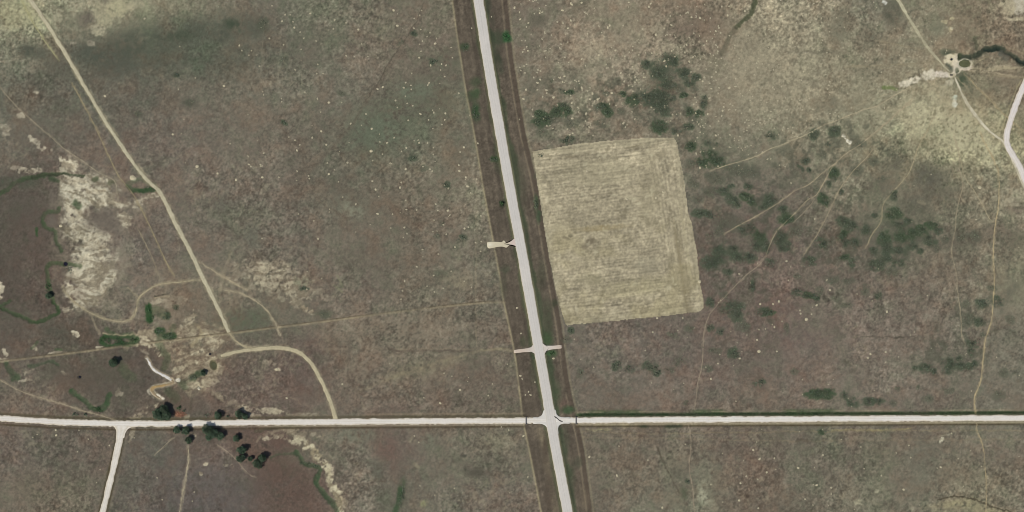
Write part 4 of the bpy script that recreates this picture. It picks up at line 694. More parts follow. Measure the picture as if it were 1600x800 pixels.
def ground_z(px, py):
    px = np.asarray(px, float)
    py = np.asarray(py, float)
    i = np.clip(np.searchsorted(GX, px) - 1, 0, NX - 2)
    j = np.clip(np.searchsorted(GY, py) - 1, 0, NY - 2)
    fx = (px - GX[i]) / (GX[i + 1] - GX[i])
    fy = (py - GY[j]) / (GY[j + 1] - GY[j])
    return (H[j, i] * (1 - fx) + H[j, i + 1] * fx) * (1 - fy) + (H[j + 1, i] * (1 - fx) + H[j + 1, i + 1] * fx) * fy


def ground_c(px, py):
    i = np.clip(np.searchsorted(GX, px), 0, NX - 1)
    j = np.clip(np.searchsorted(GY, py), 0, NY - 1)
    return C[j, i]


# ------------------------------------------------------------------ materials


def cover_material(name, grain_scale, grain, bump=0.25, rough=0.95, spec=0.15, attr="cover"):
    """colour of the real surface from the mesh, broken up by fine noise"""
    m = bpy.data.materials.new(name)
    m.use_nodes = True
    nt = m.node_tree
    N, L = nt.nodes, nt.links
    bs = N["Principled BSDF"]
    bs.inputs["Roughness"].default_value = rough
    bs.inputs["Specular IOR Level"].default_value = spec
    at = N.new("ShaderNodeAttribute")
    at.attribute_name = attr
    tc = N.new("ShaderNodeTexCoord")
    no = N.new("ShaderNodeTexNoise")
    no.inputs["Scale"].default_value = grain_scale
    no.inputs["Detail"].default_value = 5.0
    no.inputs["Roughness"].default_value = 0.65
    L.new(tc.outputs["Object"], no.inputs["Vector"])
    mr = N.new("ShaderNodeMapRange")
    mr.inputs["From Min"].default_value = 0.25
    mr.inputs["From Max"].default_value = 0.75
    mr.inputs["To Min"].default_value = 1 - grain
    mr.inputs["To Max"].default_value = 1 + grain
    L.new(no.outputs["Fac"], mr.inputs["Value"])
    mx = N.new("ShaderNodeVectorMath")
    mx.operation = 'SCALE'
    L.new(at.outputs["Color"], mx.inputs[0])
    L.new(mr.outputs["Result"], mx.inputs["Scale"])
    L.new(mx.outputs["Vector"], bs.inputs["Base Color"])
    if bump:
        bp = N.new("ShaderNodeBump")
        bp.inputs["Strength"].default_value = bump
        bp.inputs["Distance"].default_value = 0.15
        L.new(no.outputs["Fac"], bp.inputs["Height"])
        L.new(bp.outputs["Normal"], bs.inputs["Normal"])
    return m


def plain_material(name, col, rough=0.7, metal=0.0, spec=0.3, noise=0.15, scale=3.0):
    m = bpy.data.materials.new(name)
    m.use_nodes = True
    nt = m.node_tree
    N, L = nt.nodes, nt.links
    bs = N["Principled BSDF"]
    bs.inputs["Roughness"].default_value = rough
    bs.inputs["Metallic"].default_value = metal
    bs.inputs["Specular IOR Level"].default_value = spec
    tc = N.new("ShaderNodeTexCoord")
    no = N.new("ShaderNodeTexNoise")
    no.inputs["Scale"].default_value = scale
    no.inputs["Detail"].default_value = 4.0
    L.new(tc.outputs["Object"], no.inputs["Vector"])
    cr = N.new("ShaderNodeValToRGB")
    a = np.array(col)
    cr.color_ramp.elements[0].color = (*np.clip(a * (1 - noise), 0, 1), 1)
    cr.color_ramp.elements[1].color = (*np.clip(a * (1 + noise), 0, 1), 1)
    cr.color_ramp.elements[0].position = 0.3
    cr.color_ramp.elements[1].position = 0.7
    L.new(no.outputs["Fac"], cr.inputs["Fac"])
    L.new(cr.outputs["Color"], bs.inputs["Base Color"])
    return m


def leaf_material(name, base, trans=0.12):
    m = bpy.data.materials.new(name)
    m.use_nodes = True
    nt = m.node_tree
    N, L = nt.nodes, nt.links
    bs = N["Principled BSDF"]
    out = N["Material Output"]
    bs.inputs["Roughness"].default_value = 0.75
    bs.inputs["Specular IOR Level"].default_value = 0.2
    at = N.new("ShaderNodeAttribute")
    at.attribute_name = "tint"
    oi = N.new("ShaderNodeObjectInfo")
    hs = N.new("ShaderNodeHueSaturation")
    hs.inputs["Color"].default_value = (*base, 1)
    mr = N.new("ShaderNodeMapRange")
    mr.inputs["To Min"].default_value = 0.485
    mr.inputs["To Max"].default_value = 0.515
    L.new(oi.outputs["Random"], mr.inputs["Value"])
    L.new(mr.outputs["Result"], hs.inputs["Hue"])
    mx = N.new("ShaderNodeVectorMath")
    mx.operation = 'MULTIPLY'
    L.new(hs.outputs["Color"], mx.inputs[0])
    L.new(at.outputs["Color"], mx.inputs[1])
    L.new(mx.outputs["Vector"], bs.inputs["Base Color"])
    tr = N.new("ShaderNodeBsdfTranslucent")
    L.new(mx.outputs["Vector"], tr.inputs["Color"])
    mix = N.new("ShaderNodeMixShader")
    mix.inputs["Fac"].default_value = trans
    L.new(bs.outputs[0], mix.inputs[1])
    L.new(tr.outputs[0], mix.inputs[2])
    L.new(mix.outputs[0], out.inputs["Surface"])
    return m


def water_material(name, col, rough=0.18):
    m = plain_material(name, col, rough, 0.0, 0.4, 0.18, 0.25)
    return m


M_GROUND = cover_material("prairie_cover", 2.2, 0.30, 0.35)
M_FIELD = cover_material("mown_stubble", 2.6, 0.28, 0.35)
M_HIGHWAY = cover_material("chip_seal", 1.3, 0.06, 0.08, 0.9, 0.25)
M_GRAVEL = cover_material("pale_gravel", 1.6, 0.08, 0.15, 0.95)
M_DIRT = cover_material("trodden_earth", 1.8, 0.18, 0.25)
M_MUD = cover_material("muddy_water", 0.8, 0.06, 0.03, 0.35, 0.4)
M_GRASS = cover_material("grass_blades", 5.0, 0.2, 0.0, 0.85)
M_TREE = leaf_material("cottonwood_leaf", (0.072, 0.105, 0.062))
M_SHRUB = leaf_material("scrub_leaf", (0.102, 0.126, 0.078), 0.1)
M_LUSH = leaf_material("lush_leaf", (0.052, 0.098, 0.040), 0.1)
M_RUST = leaf_material("dead_leaf", (0.30, 0.165, 0.10), 0.1)
M_BARK = plain_material("bark", (0.11, 0.085, 0.06), 0.95, 0, 0.1, 0.3, 6.0)
M_POST = plain_material("weathered_post", (0.16, 0.13, 0.10), 0.9, 0, 0.1, 0.3, 8.0)
M_WIRE = plain_material("galvanised_wire", (0.22, 0.21, 0.20), 0.5, 0.8, 0.4, 0.1)
M_RAIL = plain_material("painted_rail", (0.2, 0.2, 0.2), 0.6, 0.3, 0.3, 0.2)
M_PIT = plain_material("pit_earth", (0.11, 0.10, 0.09), 0.95, 0, 0.1, 0.3, 2.0)
M_CONC = plain_material("old_concrete", (0.34, 0.32, 0.29), 0.9, 0, 0.2, 0.2, 2.0)
M_TYRE = plain_material("tyre_rubber", (0.03, 0.03, 0.032), 0.8, 0, 0.3, 0.3, 2.0)
M_STEEL = plain_material("galvanised_steel", (0.20, 0.20, 0.20), 0.55, 0.5, 0.4, 0.15)
M_STONE = plain_material("pale_stone", tuple(albedo((206, 198, 176))), 0.95, 0, 0.15, 0.18, 1.5)
M_MOUND = plain_material("mound_soil", tuple(albedo((186, 176, 149))), 0.98, 0, 0.1, 0.16, 1.2)
M_DULL = plain_material("weathered_mound_soil", tuple(albedo((174, 165, 141))), 0.98, 0, 0.1, 0.16, 1.2)
M_TAR = plain_material("rubber_mark", (0.028, 0.028, 0.03), 0.9, 0, 0.2, 0.5, 1.2)

# ------------------------------------------------------------------ mesh helpers


def link(o, parent=None):
    COL.objects.link(o)
    if parent is not None:
        o.parent = parent
    return o


def mesh_obj(name, verts, faces, mat, parent=None, smooth=False, colors=None, attr="cover", loc=None):
    me = bpy.data.meshes.new(name)
    me.from_pydata([tuple(map(float, v)) for v in verts], [], [tuple(map(int, f)) for f in faces])
    if mat is not None:
        me.materials.append(mat)
    if smooth:
        me.polygons.foreach_set("use_smooth", np.ones(len(me.polygons), bool))
    if colors is not None:
        put_colors(me, colors, attr)
    me.update()
    o = bpy.data.objects.new(name, me)
    if loc is not None:
        o.location = loc
    return link(o, parent)


def put_colors(me, colors, attr):
    a = me.color_attributes.new(attr, 'FLOAT_COLOR', 'POINT')
    c = np.ones((len(me.vertices), 4), np.float32)
    c[:, :3] = colors
    a.data.foreach_set("color", c.ravel())


def fast_mesh(name, V, F, mat, colors=None, attr="cover", smooth=False, parent=None):
    """V (n,3), F (m,k) arrays, one face size"""
    me = bpy.data.meshes.new(name)
    V = np.ascontiguousarray(V, np.float32)
    F = np.ascontiguousarray(F, np.int32)
    k = F.shape[1]
    me.vertices.add(len(V))
    me.vertices.foreach_set("co", V.ravel())
    me.loops.add(F.size)
    me.loops.foreach_set("vertex_index", F.ravel())
    me.polygons.add(len(F))
    me.polygons.foreach_set("loop_start", np.arange(0, F.size, k, dtype=np.int32))
    me.polygons.foreach_set("use_smooth", np.full(len(F), smooth, bool))
    me.materials.append(mat)
    me.update(calc_edges=True)
    if colors is not None:
        put_colors(me, colors, attr)
    o = bpy.data.objects.new(name, me)
    return link(o, parent)


def tag(o, label=None, cat=None, group=None, kind=None):
    if label:
        o["label"] = label
    if cat:
        o["category"] = cat
    if group:
        o["group"] = group
    if kind:
        o["kind"] = kind
    return o


def empty(name, loc, rz=0.0):
    o = bpy.data.objects.new(name, None)
    o.location = loc
    o.rotation_euler = (0, 0, rz)
    o.empty_display_size = 0.5
    return link(o)


# ------------------------------------------------------------------ ground sheet
idx = np.arange(NX * NY, dtype=np.int32).reshape(NY, NX)
quads = np.stack([idx[1:, :-1], idx[1:, 1:], idx[:-1, 1:], idx[:-1, :-1]], -1).reshape(-1, 4)
GV = np.stack([(X.astype(np.float64) - 800) * S, (400 - Y.astype(np.float64)) * S, H.astype(np.float64)], -1).reshape(-1, 3)
ground = fast_mesh("ground", GV, quads, M_GROUND, albedo(C).reshape(-1, 3), smooth=True)
tag(ground, "dry brown prairie grassland with bare soil patches", kind='structure')

# ------------------------------------------------------------------ mown hay field: a stubble sheet with swath ridges
in_field = poly_mask(FIELD, 0.6, 0.4)
fw = window(826, 208, 1106, 514)
fx_, fy_ = X[fw], Y[fw]
fm = in_field[fw]
# swaths run across the field in the north and south, up and down along the east side
edge_s = fy_ - np.interp(fx_, [832, 1101], [515, 484])
edge_n_ = fy_ - np.interp(fx_, [832, 1053], [236, 214])
east_line = fx_ - np.interp(fy_, [214, 340, 484], [1056, 1078, 1100])
west_line = fx_ - np.interp(fy_, [236, 345, 509], [832, 848, 882])
wob = 1.4 * fbm(fx_, fy_, 30, 3, 91)
rows_h = np.sin((edge_s + 0.10 * (fx_ - 960) * sstep(-180, -60, edge_s) * 0 + wob) * 2 * math.pi / 4.6)
rows_v = np.sin((east_line + wob) * 2 * math.pi / 5.4)
vert_zone = sstep(-62, -40, east_line) * sstep(10, 40, edge_n_) * (1 - sstep(-60, -30, edge_s))
rows = rows_h * (1 - vert_zone) + rows_v * vert_zone
streak_h = 0.6 * fbm(fx_ * 0.05, edge_s + wob, 2.6, 3, 92) + 0.6 * fbm(fx_ * 0.14, edge_s + wob, 3.0, 3, 90)
streak_v = 0.6 * fbm(east_line + wob, fy_ * 0.05, 2.8, 3, 93) + 0.6 * fbm(east_line + wob, fy_ * 0.14, 3.2, 3, 89)
streak = streak_h * (1 - vert_zone) + streak_v * vert_zone
fld = np.zeros(fx_.shape + (3,), np.float32) + np.array((163, 153, 129), np.float32)
low = fbm(fx_, fy_, 60, 3, 94)
fl = 1 + 0.10 * low + (0.08 + 0.19 * np.maximum(sstep(-130, -40, edge_s), 1 - sstep(30, 110, edge_n_))) * streak + 0.035 * rows + 0.13 * fbm(fx_, fy_, 5.0, 3, 95) + 0.10 * n_mid[fw] + 0.17 * n_g3[fw] + 0.04 * n_grain[fw]
fld *= fl[..., None]


def fpaint(mask, col, k):
    m_ = np.clip(mask * k, 0, 1)[..., None]
    fld[:] = fld * (1 - m_) + np.asarray(col, np.float32) * m_


border = np.minimum.reduce([np.abs(edge_s), np.abs(edge_n_), np.abs(east_line), np.abs(west_line)])
fpaint((1 - sstep(2, 12, border + 10 * n_mid[fw])) * np.clip(0.8 + n_fine[fw], 0.2, 1), (168, 160, 133), 0.45)
fpaint(sstep(-34, -26, east_line) * (1 - sstep(-20, -14, east_line)) * sstep(340, 380, fy_) * (0.8 + streak), (122, 112, 88), 0.4)
fpaint(np.exp(-((east_line + 26 + 0.5 * wob) / 2.0) ** 2) * sstep(330, 360, fy_), (128, 118, 94), 0.55)
fpaint(np.exp(-((east_line + 12) / 2.2) ** 2) * sstep(300, 330, fy_) * (1 - sstep(440, 460, fy_)), (176, 166, 136), 0.5)
fpaint(np.exp(-((east_line + 40) / 9) ** 2) * sstep(-0.2, 0.5, n_mid[fw]), (134, 126, 102), 0.45)
fpaint(sstep(-0.1, 0.5, fbm(fx_, fy_, 40, 3, 96)) * sstep(330, 380, fy_), (150, 140, 104), 0.35)
fpaint(sstep(0.12, 0.5, fbm(fx_, fy_, 8, 3, 97)) * sstep(-0.15, 0.35, fbm(fx_, fy_, 50, 2, 98)), (122, 114, 94), 0.5)
fpaint(sstep(0.22, 0.5, fbm(fx_, fy_, 3.6, 2, 88)), (128, 120, 98), 0.45)
for (cx, cy, rx, ry, an, col, k) in [(922, 378, 9, 5, -30, (112, 103, 86), 0.7), (914, 386, 5, 4, 0, (112, 103, 86), 0.6), (892, 368, 4, 3, 0, (108, 101, 84), 0.6), (884, 372, 7, 2.5, 20, (118, 110, 90), 0.5), (940, 356, 40, 5, -4, (146, 132, 98), 0.5), (870, 356, 14, 6, 0, (174, 164, 136), 0.5), (890, 245, 10, 2, 0, (122, 112, 90), 0.5), (990, 229, 14, 2, -14, (120, 112, 90), 0.5), (1036, 240, 6, 8, 20, (128, 120, 98), 0.4), (1012, 300, 14, 60, 0, (138, 130, 106), 0.35), (900, 440, 5, 4, 0, (118, 112, 92), 0.5), (925, 437, 20, 10, 0, (128, 122, 98), 0.4), (884, 503, 10, 3, 0, (112, 104, 84), 0.6), (1070, 440, 8, 12, 0, (150, 140, 114), 0.3), (1012, 415, 20, 14, 0, (140, 134, 114), 0.4), (985, 310, 12, 3, 0, (176, 168, 140), 0.5), (930, 268, 60, 24, 0, (152, 145, 119), 0.3), (1000, 448, 60, 14, -6, (162, 154, 118), 0.3), (905, 395, 10, 2, 40, (172, 162, 132), 0.5)]:
    u, v = rot(fx_ - cx + 2 * n_mid[fw], fy_ - cy + 2 * n_fine[fw], -math.radians(an))
    d = np.sqrt((u / rx) ** 2 + (v / ry) ** 2)
    fpaint((1 - sstep(0.5, 1.4, d)) * np.clip(1 + 0.6 * n_mid[fw] + 0.4 * n_fine[fw], 0.2, 1.4), col, k)
pale_sp = sstep(0.46, 0.6, vnoise(fx_, fy_, 4.2, 99)) * sstep(0.2, 0.6, vnoise(fx_, fy_, 9, 100))
fpaint(pale_sp, (190, 182, 154), 0.45)
fh = H[fw] + 0.05 + 0.035 * rows * sstep(2, 6, border)
fk = fm > 0.5
cell = fk[:-1, :-1] & fk[1:, :-1] & fk[:-1, 1:] & fk[1:, 1:]
fi = np.arange(fx_.size, dtype=np.int32).reshape(fx_.shape)
fq = np.stack([fi[1:, :-1], fi[1:, 1:], fi[:-1, 1:], fi[:-1, :-1]], -1)[cell]
used = np.unique(fq)
remap = np.zeros(fx_.size, np.int32)
remap[used] = np.arange(len(used))
FV = np.stack([(fx_.astype(float) - 800) * S, (400 - fy_.astype(float)) * S, fh], -1).reshape(-1, 3)[used]
field = fast_mesh("mown_field", FV, remap[fq], M_FIELD, albedo(np.clip(fld, 60, 225)).reshape(-1, 3)[used], smooth=True)
tag(field, "pale mown hay field with swath lines beside the highway", kind='structure')

# ------------------------------------------------------------------ roads and tracks


def road(name, pts, width, z, mat, col, ragged=0.25, step=1.5, across=9, tone=None, side=0.35, follow=False, lift=0.05, taper=0.0, noise=0.05, label=None):
    """a ribbon with a crowned section and sloped shoulders; width in pixels, number or list per point"""
    p = np.array(pts, float)
    wd = np.full(len(p), width, float) if np.isscalar(width) else np.array(width, float)
    q = smooth_line(np.column_stack([p, wd]), step)
    c, wv = q[:, :2], np.maximum(q[:, 2], 0.2)
    t = np.gradient(c, axis=0)
    t /= np.linalg.norm(t, axis=1, keepdims=True) + 1e-9
    nrm = np.column_stack([-t[:, 1], t[:, 0]])
    n = len(c)
    s = np.concatenate([[0], np.cumsum(np.linalg.norm(np.diff(c, axis=0), axis=1))])
    u = np.linspace(-1, 1, across)
    sd = (hash(name) % 97) + len(pts)
    sd = sum(map(ord, name)) % 97 + len(pts)
    jl = ragged * (vnoise(s, s * 0 + 3.3, 4.0, sd) * 0.8 + vnoise(s, s * 0 + 9.3, 11.0, sd + 1) + 0.5 * vnoise(s, s * 0 + 5.1, 1.7, sd + 4))
    jr = ragged * (vnoise(s, s * 0 + 6.1, 4.0, sd + 2) * 0.8 + vnoise(s, s * 0 + 1.7, 11.0, sd + 3) + 0.5 * vnoise(s, s * 0 + 2.2, 1.7, sd + 5))
    hl = np.maximum(wv / 2 + jl, 0.08)
    hr = np.maximum(wv / 2 + jr, 0.08)
    if taper:
        e = sstep(0, taper, s) * sstep(0, taper, s[-1] - s)
        hl = hl * np.maximum(e, 0.05)
        hr = hr * np.maximum(e, 0.05)
    off = np.where(u[None, :] < 0, u[None, :] * hl[:, None], u[None, :] * hr[:, None])
    px = c[:, 0:1] + nrm[:, 0:1] * off
    py = c[:, 1:2] + nrm[:, 1:2] * off
    crown = (1 - u ** 2) * 0.06
    if follow:
        zz = ground_z(px, py) + lift
    else:
        zz = np.full(px.shape, z) + crown[None, :]
    # shoulders: an extra row each side running down into the ground
    if side:
        ex = side
        pl = c - nrm * (hl + ex)[:, None]
        pr = c + nrm * (hr + ex)[:, None]
        px = np.column_stack([pl[:, 0], px, pr[:, 0]])
        py = np.column_stack([pl[:, 1], py, pr[:, 1]])
        zz = np.column_stack([zz[:, 0] - 0.3, zz, zz[:, -1] - 0.3])
        uu = np.concatenate([[-1.1], u, [1.1]])
    else:
        uu = u
    K = len(uu)
    V = np.stack([(px - 800) * S, (400 - py) * S, zz], -1).reshape(-1, 3)
    ii = np.arange(n * K).reshape(n, K)
    F = np.stack([ii[:-1, :-1], ii[:-1, 1:], ii[1:, 1:], ii[1:, :-1]], -1).reshape(-1, 4)
    a = V[F[0, 1]] - V[F[0, 0]]
    b = V[F[0, 3]] - V[F[0, 0]]
    if a[0] * b[1] - a[1] * b[0] < 0:
        F = F[:, ::-1]
    cc = np.zeros((n, K, 3)) + np.array(col, float)
    if follow:
        g = np.clip(0.12 + 0.5 * fbm(px, py, 14, 3, 113), 0, 0.75)[..., None]
        cc = cc * (1 - g) + ground_c(px, py) * g
    if tone is not None:
        cc = tone(uu[None, :] + 0 * px, s[:, None] + 0 * px, px, py, cc)
    cc *= (1 + noise * fbm(px, py, 9, 3, 111) + noise * 0.8 * vnoise(px, py, 2.0, 112))[..., None]
    o = fast_mesh(name, V, F, mat, albedo(np.clip(cc, 40, 238)).reshape(-1, 3), smooth=True)
    tag(o, label, kind='structure')
    return o


def mixc(cc, m, col):
    m = np.clip(m, 0, 1)[..., None]
    return cc * (1 - m) + np.array(col, float) * m


def tone_highway(u, s, px, py, cc):
    cc = mixc(cc, np.exp(-(u / 0.055) ** 2) * (0.55 + 0.25 * vnoise(s, u, 14, 3)), (176, 171, 166))
    for c0 in (-0.52, 0.50):
        cc = mixc(cc, np.exp(-((u - c0) / 0.13) ** 2) * (0.42 + 0.3 * fbm(px, py, 30, 2, 8)), (188, 183, 178))
    cc = mixc(cc, sstep(0.80, 0.95, np.abs(u)) * 0.55, (196, 186, 172))
    cc = mixc(cc, sstep(0.99, 1.05, np.abs(u)) * 0.9, (132, 124, 100))
    cc = mixc(cc, 0.22 * sstep(-0.1, 0.6, fbm(px, py, 40, 2, 5)), (214, 206, 199))
    return cc


def tone_gravel(u, s, px, py, cc):
    cc = mixc(cc, sstep(0.55, 1.0, np.abs(u) + 0.25 * fbm(px, py, 6, 3, 7)) * 0.65, (190, 179, 160))
    cc = mixc(cc, 0.35 * sstep(0.0, 0.5, fbm(px, py * 3, 22, 3, 9)), (208, 198, 184))
    cc = mixc(cc, np.exp(-((u + 0.02) / 0.13) ** 2) * 0.35, (206, 196, 182))
    cc = mixc(cc, sstep(1.02, 1.08, np.abs(u)) * 0.9, (150, 138, 114))
    for c0 in (-0.36, 0.32):
        cc = mixc(cc, np.exp(-((u - c0) / 0.16) ** 2) * 0.4, (228, 223, 217))
    return cc


def tone_dirt(u, s, px, py, cc):
    cc = mixc(cc, sstep(0.5, 1.0, np.abs(u)) * 0.6, (152, 143, 118))
    cc = mixc(cc, np.exp(-(u / 0.2) ** 2) * 0.22, (150, 142, 116))
    return cc


road("highway", HIGHWAY, 14.5, 0.20, M_HIGHWAY, (199, 194, 189), 0.3, 1.5, 29, tone_highway, 0.9, noise=0.018, label="grey two-lane highway running the height of the picture")
# the crossing gravel road butts against the highway on both sides
ew = smooth_line(EW_ROAD, 3.0)
west_pts = [tuple(p) for p in ew if p[0] < 850][::4] + [(853, 656.9)]
east_pts = [(868, 656.7)] + [tuple(p) for p in ew if p[0] > 872][::4]
road("gravel_road", west_pts, [8.6] * (len(west_pts) - 1) + [8.6], 0.13, M_GRAVEL, (214, 208, 201), 0.7, 1.5, 13, tone_gravel, 0.8, noise=0.02, label="pale gravel road west of the highway")
road("gravel_road", east_pts, 8.4, 0.13, M_GRAVEL, (215, 210, 204), 0.65, 1.5, 13, tone_gravel, 0.8, noise=0.02, label="pale gravel road east of the highway")
road("gravel_road", SOUTH_ROAD, [26, 12, 9.2, 8.4, 8.4, 8.4, 8.4], 0.09, M_GRAVEL, (213, 206, 196), 0.6, 1.5, 11, tone_gravel, 0.8, noise=0.03, label="gravel side road turning south")
road("gravel_road", NE_ROAD, 8.8, 0.12, M_GRAVEL, (213, 205, 201), 0.6, 1.5, 11, tone_gravel, 0.8, noise=0.03, label="pinkish gravel road bending near the pond")
road("dirt_road", DIRT_ROAD, [5.5, 5.5, 6.6, 6.0, 5.4, 4.6, 4.6, 4.8, 4.8, 4.8, 6.0, 6.2, 6.2, 6.0, 5.4, 4.4], 0.08, M_DIRT, (184, 176, 151), 0.7, 1.2, 9, tone_dirt, 0.5, noise=0.05, label="straight dirt road across the western pasture")
road("dirt_road", CURVE_ROAD, [4.5, 5.0, 5.4, 5.6, 5.8, 5.8, 5.6, 5.4, 5.4, 5.6, 6.2], 0.07, M_DIRT, (182, 171, 143), 0.6, 1.2, 9, tone_dirt, 0.5, noise=0.05, label="curving dirt road joining the gravel road")
road("dirt_track", LINK_TRACK, [2.6, 2.6, 3.0, 3.4], 0, M_DIRT, (166, 154, 126), 0.6, 1.2, 5, tone_dirt, 0, True, 0.06, 6, 0.07, label="short dirt track linking the two dirt roads")
road("dirt_track", PASTURE_TRACK, [4.6, 4.6, 4.4, 4.2, 3.4, 2.6, 2.2], 0, M_DIRT, (184, 178, 151), 0.8, 1.2, 7, tone_dirt, 0, True, 0.07, 6, 0.07, label="pale dirt track coming down to the pond")
road("dirt_track", RANCH_TRACK, [2.8, 3.6, 4.8, 5.2, 4.2, 3.2, 3.2, 3.0, 3.0, 3.0], 0, M_DIRT, (206, 198, 176), 0.6, 1.2, 7, tone_dirt, 0, True, 0.07, 6, 0.06, label="pale dirt track from the pond to the bend")
for pts, wd, col in TRAILS:
    o = road("cattle_trail" if wd < 2.3 else "two_track", pts, wd * 0.56, 0, M_DIRT, col, wd * 0.28, 1.0, 5, None, 0, True, 0.06, 14, 0.09)
    tag(o, "narrow trodden cattle trail through the pasture" if wd < 2.3 else "faint wheel track worn into the grass", kind='structure')


def plate(name, outline, z, mat, col, label=None, step=1.2, zc=0.0, ragged=0.25, tone=None):
    """a flat apron: fan of rings from an outline (pixels), with a sloped rim"""
    o = smooth_line(outline + [outline[0]], step)[:-1, :2]
    cen = o.mean(0)
    k = len(o)
    s = np.arange(k) * step
    o = o + (o - cen) / (np.linalg.norm(o - cen, axis=1, keepdims=True) + 1e-6) * (ragged * vnoise(s, s * 0 + 2.0, 3.0, 7))[:, None]
    d = (o - cen) / (np.linalg.norm(o - cen, axis=1, keepdims=True) + 1e-6)
    rings = [(cen + (o - cen) * f, z + zc * (1 - f)) for f in (0.25, 0.5, 0.7, 0.85, 1.0)] + [(o + d * 0.6, z - 0.3)]
    pp = np.vstack([cen[None]] + [r for r, _ in rings])
    zz = np.concatenate([[z + zc]] + [np.full(k, h) for _, h in rings])
    V = np.column_stack([(pp[:, 0] - 800) * S, (400 - pp[:, 1]) * S, zz])
    faces = []
    for i in range(k):
        j = (i + 1) % k
        faces.append((0, 1 + i, 1 + j))
        for r in range(len(rings) - 1):
            a, b = 1 + r * k, 1 + (r + 1) * k
            faces.append((a + i, b + i, b + j, a + j))
    cc = np.zeros((len(V), 3)) + np.array(col, float)
    if tone is not None:
        cc = tone(pp[:, 0], pp[:, 1], cc)
    cc *= (1 + 0.03 * fbm(pp[:, 0], pp[:, 1], 8, 3, 121))[:, None]
    cc[1 + (len(rings) - 1) * k:] *= 0.72
    v0, v1, v2 = V[0], V[faces[0][1]], V[faces[0][2]]
    if (v1[0] - v0[0]) * (v2[1] - v0[1]) - (v1[1] - v0[1]) * (v2[0] - v0[0]) < 0:
        faces = [f[::-1] for f in faces]
    ob = mesh_obj(name, V, faces, mat, None, True, albedo(np.clip(cc, 40, 238)))
    tag(ob, label, kind='structure')
    return ob


plate("road_junction", [(841, 652), (847, 648.6), (851, 640), (860, 638), (868, 641), (869.5, 647), (874, 651), (883, 652.2), (891, 652.6), (891, 661), (880, 661.8), (874, 664), (871.8, 669), (872.2, 678), (866, 680), (859, 679), (855.5, 669), (851, 664), (844, 662), (833, 661.5), (833, 652.8)], 0.165, M_HIGHWAY, (207, 202, 196), "widened paved mouth where gravel road meets highway", 0.9, 0.0, 0.1)
plate("road_junction", [(170, 664), (178, 666.5), (182, 669), (184, 676), (183.5, 684), (193.5, 684), (195.5, 677), (199, 671), (205, 667.5), (214, 665), (190, 661)], 0.102, M_GRAVEL, (220, 210, 198), "widened gravel mouth of the side road", 1.0, 0.0, 0.3)
pinkish = lambda x, y, cc: mixc(cc, sstep(0, 26, np.abs(x - 845) - 6), (196, 180, 166))
plate("farm_approach", [(803.5, 546.8), (812, 545.6), (824, 544.2), (830, 542.2), (833, 539), (840, 538), (843, 545), (845, 552), (838, 554), (834, 551.6), (829, 549.6), (820, 550), (811, 551), (804, 551.2)], 0.15, M_GRAVEL, (203, 194, 186), "narrow gravel field approach on the west side of the highway", 0.9, 0.0, 0.15, pinkish)
plate("farm_approach", [(845, 533), (849, 537), (853, 540), (860, 540.4), (868, 539.8), (876.5, 539), (877.2, 541.5), (876.8, 544.2), (868, 545.2), (860, 546), (855, 547.6), (852, 551), (850, 556), (846, 550), (844, 540)], 0.15, M_GRAVEL, (203, 194, 186), "narrow gravel field approach on the east side of the highway", 0.9, 0.0, 0.15, pinkish)
app_tone = lambda x, y, cc: mixc(mixc(cc, sstep(792, 800, x), (206, 188, 180)), np.exp(-(((x - 766) / 3.0) ** 2 + ((y - 382) / 3.0) ** 2)), (222, 214, 196))
plate("farm_approach", [(761.2, 381), (762.2, 378.3), (768, 377.6), (776, 377.8), (784, 378.2), (786.5, 376.2), (789, 377), (791, 380), (798, 377.2), (802, 374), (808, 372), (809, 386), (804, 383.6), (798, 382.2), (794.5, 384), (791, 386.4), (786, 385), (780, 385.2), (772, 386.8), (765, 388), (761.8, 386)], 0.14, M_GRAVEL, (198, 188, 164), "pale gravel approach ending at a widened gate pad", 0.9, 0.0, 0.2, app_tone)

# ------------------------------------------------------------------ water


def pool(name, outline, z, mat, label):
    o = smooth_line(outline + [outline[0]], 1.0)[:-1, :2]
    cen = o.mean(0)
    k = len(o)
    V = [((cen[0] - 800) * S, (400 - cen[1]) * S, z)]
    for f, h in ((0.6, z), (1.0, z), (1.06, z - 0.5)):
        for p in o:
            q = cen + (p - cen) * f
            V.append(((q[0] - 800) * S, (400 - q[1]) * S, h))
    faces = []
    for i in range(k):
        j = (i + 1) % k
        faces.append((0, 1 + j, 1 + i))
        for r in range(2):
            a, b = 1 + r * k, 1 + (r + 1) * k
            faces.append((a + i, a + j, b + j, b + i))
    o_ = mesh_obj(name, V, faces, mat)
    return tag(o_, label, kind='structure')


M_W_GREEN = water_material("green_water", tuple(albedo((92, 95, 68))))
M_W_BLACK = water_material("black_water", (0.012, 0.011, 0.018), 0.1)
M_W_YARD = water_material("shallow_pond", tuple(albedo((84, 84, 62))))


def ell(cx, cy, rx, ry, an=0, n=14, irr=0.08):
    return [(cx + math.cos(a) * rx * (1 + irr * math.sin(3 * a + cx)) * math.cos(math.radians(an)) - math.sin(a) * ry * math.sin(math.radians(an)), cy + math.cos(a) * rx * math.sin(math.radians(an)) + math.sin(a) * ry * (1 + irr * math.cos(2 * a + cy)) * math.cos(math.radians(an))) for a in np.linspace(0, 2 * math.pi, n, endpoint=False)]


